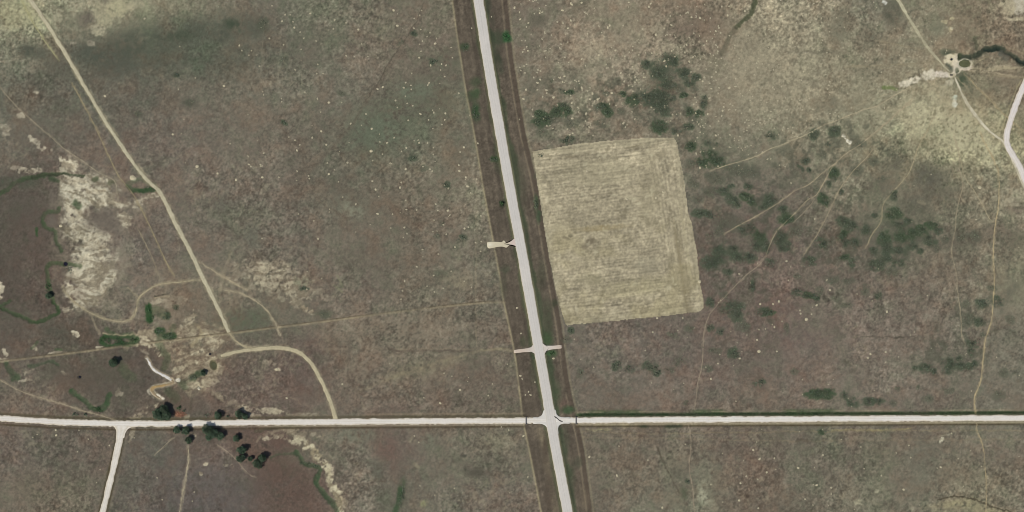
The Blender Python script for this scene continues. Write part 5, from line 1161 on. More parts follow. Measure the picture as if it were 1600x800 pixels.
pool("pond", ell(1507, 99.6, 8.6, 5.6), -0.62, M_W_GREEN, "olive green stock pond with a pale bare rim")
pool("pond", ell(334, 571, 3.8, 5.6, -20), -0.62, M_W_YARD, "small murky pond in the trodden cattle yard")
pool("water_pool", ell(102.5, 412.4, 3.2, 2.8), -0.55, M_W_BLACK, "small black pool at the foot of the bare bank")
pool("water_pool", ell(124.8, 588.8, 2.2, 1.6), -0.55, M_W_BLACK, "tiny dark pool in the western meadow")
white_tone = lambda u, s, px, py, cc: mixc(mixc(cc, (1 - sstep(0, 9, s)) * 0.55, (168, 158, 140)), 0.6 * sstep(0.1, 0.5, fbm(px, py, 4, 3, 21)) + 0.5 * sstep(0.6, 1.0, np.abs(u)), (188, 178, 160))
brown_tone = lambda u, s, px, py, cc: mixc(mixc(cc, sstep(10, 22, s) * (1 - sstep(36, 46, s)) * 0.9, (166, 138, 90)), 0.7 * sstep(0.55, 1.0, np.abs(u)), (158, 144, 116))
road("creek", CREEK_WHITE, [1.6, 2.6, 4.4, 4.0, 5.0, 4.4, 3.4], -0.42, M_GRAVEL, (214, 210, 206), 1.1, 0.8, 9, white_tone, 0.5, noise=0.05, label="white salt-crusted creek bed winding through the meadow")
road("creek", CREEK_BROWN, [2.4, 3.0, 3.6, 4.2, 5.2, 6.4, 6.0, 4.8, 3.2, 1.6], -0.40, M_MUD, (148, 130, 102), 0.9, 0.8, 9, brown_tone, 0.5, noise=0.07, label="hooked stretch of muddy brown creek water")

# ------------------------------------------------------------------ foliage builders


def leaf_cloud(pts, sizes, tints, up=0.6, seed=0):
    """one small pointed leaf-clump quad per point"""
    r = np.random.default_rng(seed)
    n = len(pts)
    nr = r.normal(0, 1, (n, 3))
    nr[:, 2] = np.abs(nr[:, 2]) * (1 - up) + up * 1.6
    nr /= np.linalg.norm(nr, axis=1, keepdims=True)
    a = np.cross(nr, r.normal(0, 1, (n, 3)))
    a /= np.linalg.norm(a, axis=1, keepdims=True) + 1e-9
    b = np.cross(nr, a)
    sz = sizes[:, None]
    asp = r.uniform(0.55, 1.0, (n, 1))
    V = np.stack([pts - a * sz, pts - b * sz * asp, pts + a * sz * 1.1, pts + b * sz * asp], 1).reshape(-1, 3)
    F = np.arange(4 * n, dtype=np.int32).reshape(n, 4)
    return V, F, np.repeat(tints, 4, axis=0)


def tube(path, radii, sides=6):
    path = np.array(path, float)
    V, F = [], []
    for i, (p, r) in enumerate(zip(path, radii)):
        t = path[min(i + 1, len(path) - 1)] - path[max(i - 1, 0)]
        t /= np.linalg.norm(t) + 1e-9
        x = np.cross(t, (0.3, 0.9, 0.2))
        x /= np.linalg.norm(x)
        y = np.cross(t, x)
        for k in range(sides):
            a = 2 * math.pi * k / sides
            V.append(p + (x * math.cos(a) + y * math.sin(a)) * r)
        if i:
            o = (i - 1) * sides
            for k in range(sides):
                F.append((o + k, o + (k + 1) % sides, o + sides + (k + 1) % sides, o + sides + k))
    return V, F


def tree(px, py, rpx, height, label, group, seed, mat=None, lobes=7, squash=1.0):
    r = np.random.default_rng(seed)
    R = rpx * S * 1.2
    x, y = P(px, py)
    z = float(ground_z(px, py)) - 0.05
    t = empty("tree", (x, y, z))
    tag(t, label, "tree", group)
    # trunk and limbs
    V, F = tube([(0, 0, 0), (0.05, 0.03, height * 0.25), (-0.04, 0.05, height * 0.5), (0.02, 0, height * 0.8)], [0.10 * R * 0.55 + 0.12, 0.08 * R * 0.5 + 0.1, 0.14, 0.05])
    cents = []
    for k in range(lobes):
        a = 2 * math.pi * (k + r.uniform(-0.3, 0.3)) / lobes
        d = R * r.uniform(0.42, 0.66)
        h = height * r.uniform(0.42, 0.72)
        cents.append((math.cos(a) * d, math.sin(a) * d * squash, h, R * r.uniform(0.34, 0.5)))
        v, f = tube([(0, 0, height * 0.28), (math.cos(a) * d * 0.5, math.sin(a) * d * 0.5 * squash, h * 0.75), (math.cos(a) * d, math.sin(a) * d * squash, h)], [0.12, 0.08, 0.03], 5)
        o = len(V)
        V += v
        F += [tuple(i + o for i in q) for q in f]
    mesh_obj("trunk", V, F, M_BARK, t)
    cents.append((0, 0, height * 0.74, R * 0.5))
    cents.append((R * r.uniform(-.2, .2), R * r.uniform(-.2, .2), height * 0.55, R * 0.55))
    pts, tints, sizes = [], [], []
    for (cx, cy, cz, cr) in cents:
        n = int(60 + 22 * cr ** 2 * 1.6)
        d = r.normal(0, 1, (n, 3))
        d /= np.linalg.norm(d, axis=1, keepdims=True)
        rad = cr * r.uniform(0.45, 1.0, (n, 1)) ** 0.6 * (1 + 0.18 * np.sin(5 * d[:, :1] + 3 * d[:, 1:2] + seed))
        q = np.array((cx, cy, cz)) + d * rad * np.array((1, 1, min(0.9, 0.32 * height / cr * 0.55 + 0.3)))
        pts.append(q)
        clump = r.uniform(0.55, 1.5)
        tn = clump * r.uniform(0.72, 1.28, (n, 1)) * np.array([[1.0, 1.0, 1.0]]) * (1 + r.normal(0, 0.06, (n, 3)))
        tints.append(tn)
        sizes.append(r.uniform(0.24, 0.5, n))
    pts = np.vstack(pts)
    ok = pts[:, 2] > 0.25
    V, F, T = leaf_cloud(pts[ok], np.concatenate(sizes)[ok], np.vstack(tints)[ok], 0.25, seed)
    fast_mesh("crown", V, F, mat or M_TREE, T, "tint", parent=t)
    return t


TREES = [
    (247.5, 646, 7.6, 8.5, "broad leafy tree at the west end of the big clump above the gravel road", "clump of trees above the gravel road"),
    (257, 640, 7.0, 9.0, "tall tree on the north side of the big clump above the gravel road", "clump of trees above the gravel road"),
    (261, 649, 6.6, 8.0, "tree at the southeast corner of the big clump beside the rusty brush", "clump of trees above the gravel road"),
    (253.5, 652, 5.0, 5.5, "low tree nearest the gravel road within the big clump", "clump of trees above the gravel road"),
    (340.5, 648.5, 5.8, 6.5, "round dark tree alone north of the gravel road, right of a small bush", "trees along the north side of the gravel road"),
    (374, 647.5, 5.6, 6.5, "left tree of the dark pair hugging the north edge of the gravel road", "trees along the north side of the gravel road"),
    (383.5, 651, 4.4, 5.5, "right and smaller tree of the dark pair on the road's north edge", "trees along the north side of the gravel road"),
    (277, 672, 5.2, 6.0, "left tree of the pair just south of the gravel road below the rusty brush", "trees along the south side of the gravel road"),
    (291, 672.5, 5.6, 6.5, "right tree of the pair just south of the gravel road below the rusty brush", "trees along the south side of the gravel road"),
    (295, 688, 5.0, 6.0, "lone round tree standing at the top of the pale two-track", "trees along the south side of the gravel road"),
    (324, 671, 7.4, 8.5, "large tree touching the south edge of the gravel road", "long grove south of the gravel road"),
    (333, 677.5, 7.0, 8.5, "middle tree of the long grove south of the gravel road", "long grove south of the gravel road"),
    (345, 681, 5.4, 6.5, "easternmost tree of the long grove south of the gravel road", "long grove south of the gravel road"),
    (327, 682.5, 4.8, 5.0, "low bushy tree at the lower edge of the long grove", "long grove south of the gravel road"),
    (369.5, 684.5, 4.6, 6.0, "small lone tree between the long grove and the lower trees", "scattered trees on the reddish flat"),
    (378.5, 703, 7.0, 7.5, "round dense tree just above the flat wide one on the reddish flat", "scattered trees on the reddish flat"),
    (376.5, 716.5, 6.4, 6.0, "flat wide tree beside the curving cattle trail on the reddish flat", "scattered trees on the reddish flat"),
    (391, 717, 3.4, 4.5, "tiny tree between the flat wide tree and the last pair", "scattered trees on the reddish flat"),
    (403, 724, 7.0, 7.0, "lower left tree of the last pair at the end of the creek line", "scattered trees on the reddish flat"),
    (410, 715, 5.8, 9.0, "upper right tallest tree of the last pair at the end of the creek line", "scattered trees on the reddish flat"),
    (178, 566.5, 6.4, 7.0, "lone dark tree in the meadow below the cross fence", None),
    (317.5, 583, 4.0, 5.0, "small round tree just southwest of the murky yard pond", None),
    (76, 462, 4.6, 5.0, "small tree leaning over the green western creek bend", None),
]
for i, (px, py, r_, h, lab, grp) in enumerate(TREES):
    tree(px, py, r_, h, lab, grp, 200 + i, lobes=6 + i % 3, squash=0.75 if "flat wide" in lab else 1.0)


def bush(name, px, py, rx, ry, ang, tone, label, cat, group, seed, height=0.7, mat=None, cover=1.0, leaf=(0.28, 0.58)):
    """low scrub: leaf clumps thick in the middle, thinning outwards, on short stems"""
    r = np.random.default_rng(seed)
    dens = {'g': 2.8, 'd': 2.3, 'f': 0.9}[tone] * cover
    A = math.pi * rx * ry * S * S
    n = int(max(24, min(900, A * dens)))
    # uneven outline from a few offset sub-clumps
    k = 5 + int(rx * ry / 12)
    sc = r.normal(0, 0.56, (k, 2))
    wts = r.uniform(0.4, 1.0, k)
    pick = r.choice(k, n, p=wts / wts.sum())
    sp = r.uniform(0.26, 0.46, k)
    uv = sc[pick] + r.normal(0, 1, (n, 2)) * sp[pick][:, None]
    u, v = rot(uv[:, 0] * rx, uv[:, 1] * ry, math.radians(ang))
    dd = np.hypot(uv[:, 0], uv[:, 1])
    hz = height * np.clip(1.05 - 0.5 * dd, 0.15, 1) * r.uniform(0.25, 1.0, n)
    x, y = P(px, py)
    z0 = float(ground_z(px, py))
    gz = ground_z(px + u, py + v) - z0
    pts = np.column_stack([u * S, -v * S, gz + hz + 0.05])
    tn = (0.75 + 0.5 * r.random(k))[pick][:, None] * r.uniform(0.72, 1.3, (n, 1)) * (1 + r.normal(0, 0.05, (n, 3)))
    if tone == 'f':
        tn *= np.array([[1.5, 1.25, 1.35]])
    elif tone == 'd':
        tn *= np.array([[1.12, 1.02, 1.1]])
    V, F, T = leaf_cloud(pts, r.uniform(*leaf, n), tn, 0.55, seed)
    # stems under every few leaves
    ns = min(30, n // 8)
    sel = pts[r.choice(n, ns, replace=False)]
    sv = []
    for p in sel:
        g = np.array((p[0] * 0.9, p[1] * 0.9, p[2] - max(0.2, p[2] - 0.0) - 0.02))
        g[2] = min(g[2], p[2] - 0.1)
        sv += [g + (0.02, 0, 0), g - (0.02, 0, 0), p - (0.01, 0, 0), p + (0.01, 0, 0)]
    V = np.vstack([V, np.array(sv)])
    F = np.vstack([F, np.arange(4 * ns).reshape(ns, 4) + len(F) * 4])
    T = np.vstack([T, np.tile([[0.9, 0.6, 0.6]], (4 * ns, 1))])
    o = fast_mesh(name, V, F, mat or (M_SHRUB if tone != 'g' else M_SHRUB), T, "tint")
    o.location = (x, y, z0)
    tag(o, label, cat, group)
    return o


def place_words(px, py):
    """which stretch of land a spot lies in, told by landmarks"""
    hx = float(np.interp(py, [p[1] for p in HIGHWAY], [p[0] for p in HIGHWAY]))
    ey_ = float(np.interp(px, [p[0] for p in EW_ROAD], [p[1] for p in EW_ROAD]))
    if inside_poly(np.array(px), np.array(py), FIELD):
        return "in the mown field"
    if abs(px - hx) < 44 and px < np.interp(py, [p[1] for p in FENCE_EAST], [p[0] for p in FENCE_EAST]) and px > np.interp(py, [p[1] for p in FENCE_WEST], [p[0] for p in FENCE_WEST]):
        return "on the " + ("upper" if py < 381 else "lower") + (" east" if px > hx else " west") + " highway verge"
    if px < hx:
        if py > ey_:
            return "south of the western gravel road" if px > 440 else "beside the southern side road"
        cf = float(np.interp(px, [p[0] for p in CROSS_FENCE], [p[1] for p in CROSS_FENCE]))
        dr = float(np.interp(py, [p[1] for p in DIRT_ROAD], [p[0] for p in DIRT_ROAD]))
        if py > cf:
            return "under the long cross fence" if px > 440 else "in the creek meadow"
        if px < dr:
            return "left of the straight dirt road"
        if px < dr + 150:
            return "just right of the straight dirt road"
        if py < 115:
            return "on the faint western ruts"
        if py < 215:
            return "on greenish grass by the highway"
        if py < 300:
            return "above and left of gate pad"
        return "between gate pad and cross fence"
    if py > ey_:
        return "southeast of the highway crossing" if px < 1085 else ("between the two southern cattle trails" if px < 1535 else "beyond the last southern cattle trail")
    if py < 222 and px < 1000:
        return "above the mown field near the highway" if py > 100 else "at the top beside the highway"
    if py < 222 and px < 1130:
        return "above the mown field's right half" if py > 85 else "left of the dry wash"
    if py < 222 and px < 1290:
        return "right of the dry wash"
    if py < 260 and px >= 1290:
        return "around the stock pond trails"
    if py < 390 and px < 1240:
        return "just right of the mown field"
    if py < 320:
        return "under the fan of cattle trails"
    if py < 430:
        return "in the dark scrub belt" if px < 1475 else "beside the yellow cattle trail"
    if py > 500 and px < 1100:
        return "under the mown field"
    if px < 1240:
        return "by the winding cattle trail"
    if px > 1410:
        return "between the two southbound cattle trails" if px < 1535 else "right of the yellow cattle trail"
    return "on the brown eastern flat" if py > 590 or px > 1300 else "on the brown middle flat"


def size_word(r_):
    return "tiny" if r_ < 4 else "small" if r_ < 5.6 else "medium" if r_ < 7.3 else "wide"


TONE_WORD = {'g': "dark green", 'd': "dull green", 'f': "faint olive"}
for i, (cx, cy, rx, ry, an, tone) in enumerate(SHRUBS):
    r_ = math.sqrt(rx * ry)
    shape = "long " if max(rx, ry) / min(rx, ry) > 1.75 else ""
    wh = place_words(cx, cy)
    lab = f"{size_word(r_)} {shape}{TONE_WORD[tone]} scrub patch {wh}"
    bush("shrub", cx, cy, rx, ry, an, tone, lab, "shrub", f"{size_word(r_)} {shape}{TONE_WORD[tone]} scrub {wh}", 500 + i, 1.15 if tone != 'f' else 0.6)

LUSH = [
    (233, 490, 5.5, 8.5, 0, 'g', "tall bright green thicket on the left of the round yard hollow"), (247, 490, 5, 7, 0, 'f', "dull olive growth in the middle of the round yard hollow"), (261, 493, 4, 4.5, 0, 'd', "small dark bush on the right rim of the round yard hollow"), (274, 480, 4, 3.5, 0, 'd', "small bush above and right of the round yard hollow"),
    (249, 518, 6.5, 5, 10, 'g', "green bush left of the darkest one on the cross fence"), (264, 525, 8, 5.5, 0, 'g', "darkest green bush straddling the cross fence line"), (165, 531, 7, 6, 0, 'g', "left end of the green sedge ring along the cross fence"), (186, 533, 8, 5.5, 0, 'g', "middle of the green sedge ring along the cross fence"), (205, 532, 9, 5, -10, 'g', "right end of the green sedge ring along the cross fence"),
    (324, 649, 4.6, 3.6, 0, 'd', "small pale bush left of the lone round tree by the road"), (280, 637.5, 3.2, 3.0, 0, 'g', "small black-green bush above the rusty brush"), (286.5, 641.5, 2.2, 2.0, 0, 'g', "tiny dark bush at the upper right of the rusty brush"), (357, 651.5, 2.8, 2.2, 20, 'g', "tiny dark bush by the road between two groups of trees"), (117, 648, 3.4, 2.4, 0, 'g', "left dark bush of two on the gravel road's north verge"), (132.5, 648, 2.6, 2.2, 0, 'g', "right dark bush of two on the gravel road's north verge"),
    (302, 590, 6, 4, -20, 'd', "scrubby growth below the cattle yard beside the small round tree"), (109, 420, 5, 5, 0, 'd', "green growth right of the small black pool"), (75, 448, 4, 7, 0, 'g', "green reeds along the creek above the leaning tree"), (236, 294, 6, 3.5, 0, 'g', "bright green growth against the straight dirt road"), (152, 639, 7, 4, 0, 'g', "green growth in the bend of the meadow gully"), (790, 57, 4.6, 5.4, 0, 'g', "vivid green weed clump on the highway's right verge"), (726, 74, 4.5, 4, 0, 'd', "green weed clump beside the west highway fence"), (743, 178, 4, 8, 0, 'd', "tall narrow green weeds on the highway's west verge"), (772, 249, 5, 3.4, 0, 'd', "dark green weeds touching the highway's west edge"), (784, 318, 3.4, 3.4, 0, 'g', "lone black-green bush on the highway's west verge"), (838, 318, 2.4, 7, 0, 'd', "green weeds on the upper left side of the mown field"), (862, 552, 4, 3, 0, 'g', "green weeds under the eastern field approach"), (628, 776, 4, 12, 8, 'd', "long green strip in the shallow swale at the bottom edge"), (483, 726, 8, 3.4, 10, 'd', "green growth in the creek bend below the pale bank"),
]
for i, (cx, cy, rx, ry, an, tone, lab) in enumerate(LUSH):
    hgt = 2.6 if "black-green" in lab or "dark bush" in lab else 1.1
    bush("bush", cx, cy, rx, ry, an, tone, lab, "bush", None, 1500 + i, hgt, M_LUSH if tone == 'g' and "dark" not in lab else M_TREE if "dark bush" in lab or "black-green" in lab else M_SHRUB, 1.6 if hgt > 2 else 1.0)
bush("dead_brush", 280, 646.5, 7.5, 3.6, 4, 'g', "rust-coloured heap of dead brush beside the big tree clump", "brush", None, 1700, 1.0, M_RUST, 1.3)

# ------------------------------------------------------------------ pale mounds (bare soil thrown up in the grass)


def mound_mesh(seed, mat):
    r = np.random.default_rng(seed)
    k = 9
    V = [(0, 0, 0.30)]
    for rad, z in ((0.5, 0.22), (0.9, 0.05), (1.05, -0.12)):
        for i in range(k):
            a = 2 * math.pi * i / k
            f = rad * (1 + r.uniform(-0.2, 0.2))
            V.append((math.cos(a) * f, math.sin(a) * f, z * r.uniform(0.8, 1.2)))
    F = []
    for i in range(k):
        j = (i + 1) % k
        F.append((0, 1 + i, 1 + j))
        F.append((1 + i, 1 + k + i, 1 + k + j, 1 + j))
        F.append((1 + k + i, 1 + 2 * k + i, 1 + 2 * k + j, 1 + k + j))
    me = bpy.data.meshes.new("soil_mound")
    me.from_pydata(V, [], F)
    me.polygons.foreach_set("use_smooth", np.ones(len(F), bool))
    me.materials.append(mat)
    me.update()
    return me, np.array(V), F


MOUND_MESHES = [mound_mesh(40 + k, M_MOUND) for k in range(6)]
DULL_MESHES = [mound_mesh(40 + k, M_DULL) for k in range(6)]
LISTED = [
    (441, 33), (458, 34), (460, 43), (469, 50), (485, 21), (523, 31), (521, 45), (560, 46), (494, 64), (541, 87), (495, 115), (505, 115), (496, 154), (514, 160), (440, 159), (572, 178), (548, 193), (590, 139), (598, 136), (421, 60),
    (615, 16), (656, 24), (621, 40), (647, 44), (672, 51), (682, 60), (660, 64), (680, 68), (658, 80), (655, 90), (673, 102), (690, 100), (697, 102), (705, 74), (707, 90), (634, 129), (631, 137), (618, 157), (678, 176), (696, 177), (695, 187), (638, 188), (657, 178),
    (464, 235), (461, 219), (488, 215), (510, 226), (543, 254), (514, 272), (407, 257), (410, 277), (436, 277), (556, 319), (590, 334), (490, 345), (497, 373), (529, 284), (582, 283), (587, 296), (502, 205), (581, 201),
    (616, 215), (605, 223), (635, 231), (668, 223), (655, 223), (725, 230), (634, 264), (627, 285), (625, 293), (634, 313), (717, 258), (728, 277), (731, 291), (700, 329), (703, 336), (732, 355), (726, 357), (743, 379), (632, 355), (636, 365), (693, 351), (685, 397), (718, 267), (651, 328), (681, 319), (711, 386),
    (804, 12), (844, 17), (812, 19), (813, 30), (879, 16), (892, 5), (894, 7), (914, 19), (871, 34), (880, 36), (892, 32), (950, 43), (838, 0), (851, 50), (847, 61), (853, 79), (823, 73), (817, 81), (819, 103), (814, 110), (834, 121), (839, 129), (822, 140), (865, 152), (882, 119), (909, 92), (970, 114), (909, 137), (922, 137), (926, 146), (922, 155), (934, 155), (956, 145), (963, 165), (922, 171), (904, 175), (916, 177), (915, 189), (980, 195), (832, 171), (848, 151), (995, 125),
    (1059, 10), (1101, 7), (1084, 52), (1083, 70), (1083, 89), (1110, 28), (1094, 28), (1137, 24), (1110, 84), (1122, 80), (1104, 64), (1070, 82), (1109, 130), (1109, 153), (1140, 137), (1150, 135), (1106, 178), (1082, 188), (1048, 189), (1084, 163), (1086, 152), (1049, 39), (1128, 10), (1113, 60), (1025, 54), (1164, 17),
    (1186, 515), (1183, 531), (1196, 514), (1122, 568), (1156, 560), (1111, 592), (1027, 497), (1067, 497), (1020, 519), (1232, 438), (1217, 471), (1208, 475), (1251, 490), (1250, 485), (1268, 491), (1276, 477), (1297, 453), (1386, 487), (1360, 553), (1356, 559), (1384, 550), (1384, 566), (1210, 511), (1214, 549), (1449, 462), (1525, 343), (1420, 696), (1423, 715), (1470, 730), (1412, 765), (1258, 780), (1247, 731), (1276, 758), (1299, 762), (1286, 711), (1210, 716), (1377, 743), (1166, 744), (1184, 749), (1157, 755), (1187, 717), (1155, 782), (1185, 794), (1177, 703), (1198, 738), (1111, 757), (1035, 793), (921, 714), (964, 743), (818, 681), (829, 617), (825, 745), (1229, 408), (1155, 428), (1188, 475), (1094, 262), (1273, 342), (1236, 286),
    (688, 630), (719, 609), (763, 618), (795, 672), (710, 763), (88, 680), (87, 672), (171, 696), (340, 271), (369, 281), (389, 257), (392, 260), (374, 71), (378, 79), (393, 79), (350, 134), (226, 29), (270, 210), (164, 150), (535, 600), (448, 622),
    (813, 587), (816, 592), (821, 617), (826, 612), (836, 597), (808, 481), (814, 521), (765, 80), (768, 26), (865, 560),
    (879, 275), (913, 290), (973, 290), (980, 311), (917, 267), (962, 225), (1036, 300), (1033, 338), (1025, 309),
]
BIG = {
    (580, 236): "largest bright mound alone on the greenish grass west of the highway", (1186, 549): "bright round mound alone on the brown flat right of the winding trail", (1260, 499): "brightest mound of the little string on the bare brown flat", (308, 260): "bright mound alone to the right of the straight dirt road",
    (1531, 293): "white mound between two trails near the bend of the gravel road", (207, 277.5): "big white soil heap beside the green ditch by the dirt road", (95, 353): "white heap at the left edge of the bare gullied bank", (1487, 44.5): "pale mound above the stock pond", (1093, 440): "white heap on the right edge of the mown field", (432, 577): "flat white heap below the curving dirt road",
}
mounds = [(x, y, random.uniform(0.68, 1.18)) for x, y in LISTED]
rr = np.random.default_rng(99)


def fill(n, x0, y0, x1, y1, lo, hi, dens_scale=28, thr=-0.2):
    k = 0
    tries = 0
    while k < n and tries < n * 40:
        tries += 1
        px, py = rr.uniform(x0, x1), rr.uniform(y0, y1)
        if fbm(np.float32(px), np.float32(py), dens_scale, 2, 131) < thr + rr.uniform(-0.25, 0.25):
            continue
        hx = float(np.interp(py, [p[1] for p in HIGHWAY], [p[0] for p in HIGHWAY]))
        if abs(px - hx) < 14 or inside_poly(np.array(px), np.array(py), FIELD):
            continue
        ey_ = float(np.interp(px, [p[0] for p in EW_ROAD], [p[1] for p in EW_ROAD]))
        if abs(py - ey_) < 9:
            continue
        mounds.append((px, py, rr.uniform(lo, hi)))
        k += 1


fill(250, 808, 0, 1130, 212, 0.5, 1.0)
fill(150, 1130, 0, 1300, 215, 0.5, 0.85)
fill(50, 1080, 190, 1230, 262, 0.45, 0.85)
fill(40, 1300, 0, 1480, 200, 0.45, 0.8)
fill(80, 590, 0, 760, 470, 0.45, 0.85)
fill(50, 400, 0, 600, 460, 0.45, 0.8)
fill(16, 260, 60, 420, 330, 0.45, 0.7)
fill(30, 1100, 400, 1420, 640, 0.4, 0.7)
fill(30, 900, 670, 1600, 800, 0.45, 0.75)
fill(16, 1420, 240, 1600, 640, 0.4, 0.65)
fill(14, 0, 670, 380, 800, 0.45, 0.7)
fill(14, 560, 560, 800, 800, 0.4, 0.7)
fill(12, 890, 510, 1090, 640, 0.4, 0.65)
mounds = [m for m in mounds if not any(abs(m[0] - b[0]) < 4 and abs(m[1] - b[1]) < 4 for b in BIG)]
mounds.sort(key=lambda m: -m[2])
for (px, py), lab in BIG.items():
    x, y = P(px, py)
    o = bpy.data.objects.new("soil_mound", MOUND_MESHES[0][0])
    r_ = 3.0 if "heap" in lab and "big" in lab else 1.75
    o.scale = (r_, r_ * 0.85, r_ * 0.7)
    o.location = (x, y, float(ground_z(px, py)) + 0.04)
    link(o)
    tag(o, lab, "mound")
rest_V, rest_F, off = [], [], 0
N_IND = 290
for i, (px, py, r_) in enumerate(mounds):
    x, y = P(px, py)
    zoff = 0.07 if inside_poly(np.array(px), np.array(py), FIELD) else 0.03
    z = float(ground_z(px, py)) + zoff
    me, mv, mf = (MOUND_MESHES if (r_ > 0.92 and i % 3) or i % 9 == 0 else DULL_MESHES)[i % 6]
    a = random.uniform(0, 6.28)
    ex = random.uniform(0.8, 1.3)
    if i < N_IND:
        o = bpy.data.objects.new("soil_mound", me)
        o.location = (x, y, z)
        o.rotation_euler = (0, 0, a)
        o.scale = (r_ * ex, r_ / ex, r_ * 0.7)
        link(o)
        wh = place_words(px, py)
        sz = "broad" if r_ > 1.05 else "small"
        tag(o, f"{sz} pale bare-soil mound {wh}", "mound", f"{sz} mounds {wh}")
    else:
        c, s_ = math.cos(a), math.sin(a)
        q = mv * np.array((r_ * ex, r_ / ex, r_ * 0.7))
        q = np.column_stack([q[:, 0] * c - q[:, 1] * s_ + x, q[:, 0] * s_ + q[:, 1] * c + y, q[:, 2] + z])
        rest_V.append(q)
        rest_F += [tuple(k + off for k in f) for f in mf]
        off += len(mv)
o = mesh_obj("soil_mounds", np.vstack(rest_V), rest_F, M_DULL, None, True)
tag(o, "tiny pale soil mounds peppering the pasture", kind='stuff')

# tell look-alikes of a small group apart by their order in the photograph
ORD = ["leftmost", "second from left", "third from left", "fourth from left", "fifth from left", "sixth from left", "seventh from left", "eighth from left", "ninth from left", "tenth from left", "eleventh from left", "twelfth from left", "thirteenth from left", "fourteenth from left"]


def number_groups(name, most):
    sets = {}
    for o in COL.objects:
        if o.name.split(".")[0] == name and o.get("group"):
            sets.setdefault(o["label"], []).append(o)
    for lab, os_ in sets.items():
        if not 2 <= len(os_) <= most:
            continue
        os_.sort(key=lambda o: o.location.x)
        for k, o in enumerate(os_):
            if len(os_) == 2:
                w_ = ("left", "right")[k] + " "
            elif k == len(os_) - 1:
                w_ = "rightmost "
            else:
                w_ = ORD[k] + " "
            o["label"] = w_ + lab


number_groups("shrub", 14)
number_groups("soil_mound", 14)

# ------------------------------------------------------------------ fences


def box_mesh(name, sx, sy, sz, mat, bev=0.0):
    v = [(-sx, -sy, -0.3), (sx, -sy, -0.3), (sx, sy, -0.3), (-sx, sy, -0.3), (-sx, -sy, sz), (sx, -sy, sz), (sx, sy, sz), (-sx, sy, sz), (0, 0, sz + sx * 0.6)]
    f = [(0, 1, 5, 4), (1, 2, 6, 5), (2, 3, 7, 6), (3, 0, 4, 7), (4, 5, 8), (5, 6, 8), (6, 7, 8), (7, 4, 8), (3, 2, 1, 0)]
    me = bpy.data.meshes.new(name)
    me.from_pydata(v, [], f)
    me.materials.append(mat)
    me.update()
    return me


POST_ME = box_mesh("post", 0.07, 0.07, 1.25, M_POST)
CORNER_ME = box_mesh("corner_post", 0.12, 0.12, 1.5, M_POST)


def fence(pts, label, spacing=10.0):
    q = smooth_line(pts, 1.0)[:, :2]
    s = np.concatenate([[0], np.cumsum(np.linalg.norm(np.diff(q, axis=0), axis=1))])
    n = max(2, int(s[-1] / spacing))
    ss = np.linspace(0, s[-1], n + 1)
    px, py = np.interp(ss, s, q[:, 0]), np.interp(ss, s, q[:, 1])
    x0, y0 = P(px[0], py[0])
    z = ground_z(px, py)
    t = empty("fence", (x0, y0, 0))
    tag(t, label, "fence", "wire fences")
    wp = []
    for k in range(n + 1):
        x, y = P(px[k], py[k])
        end = k in (0, n)
        o = bpy.data.objects.new("corner_post" if end else "post", CORNER_ME if end else POST_ME)
        o.location = (x - x0, y - y0, z[k])
        o.rotation_euler = (random.uniform(-.03, .03), random.uniform(-.03, .03), random.uniform(0, 3))
        link(o, t)
        wp.append((x - x0, y - y0, z[k]))
    for h in (0.45, 0.8, 1.15):
        v, f = tube([(a, b, c + h) for a, b, c in wp], [0.012] * len(wp), 3)
        mesh_obj("wire", v, f, M_WIRE, t)
    return t


def cut(line, y0, y1):
    q = smooth_line(line, 2.0)[:, :2]
    return [tuple(p) for p in q if y0 <= p[1] <= y1]


fence(cut(FENCE_WEST, -40, 376)[::6], "wire fence west of the highway from the top down to the gate pad")
fence(cut(FENCE_WEST, 389, 544)[::6], "wire fence west of the highway between gate pad and field approach")
fence(cut(FENCE_WEST, 553, 650)[::6], "wire fence west of the highway between field approach and gravel road")
fence(cut(FENCE_WEST, 664, 835)[::6], "wire fence west of the highway below the gravel road")
fence(cut(FENCE_EAST, -40, 538)[::6], "wire fence east of the highway from the top past the mown field")
fence(cut(FENCE_EAST, 547, 649)[::6], "wire fence east of the highway between field approach and gravel road")
fence(cut(FENCE_EAST, 664, 835)[::6], "wire fence east of the highway below the gravel road")
fence([(p[0], p[1] - 1.2) for p in CROSS_FENCE], "long wire cross fence running from the left edge to the highway fence")
fence([(904, 645), (1100, 643.5), (1300, 642.6), (1630, 640.4)], "wire fence along the north ditch of the eastern gravel road")
fence([(908, 667.5), (1100, 666.5), (1300, 665.6), (1630, 663.4)], "wire fence along the south verge of the eastern gravel road")

# ------------------------------------------------------------------ cattle guards across the gravel road


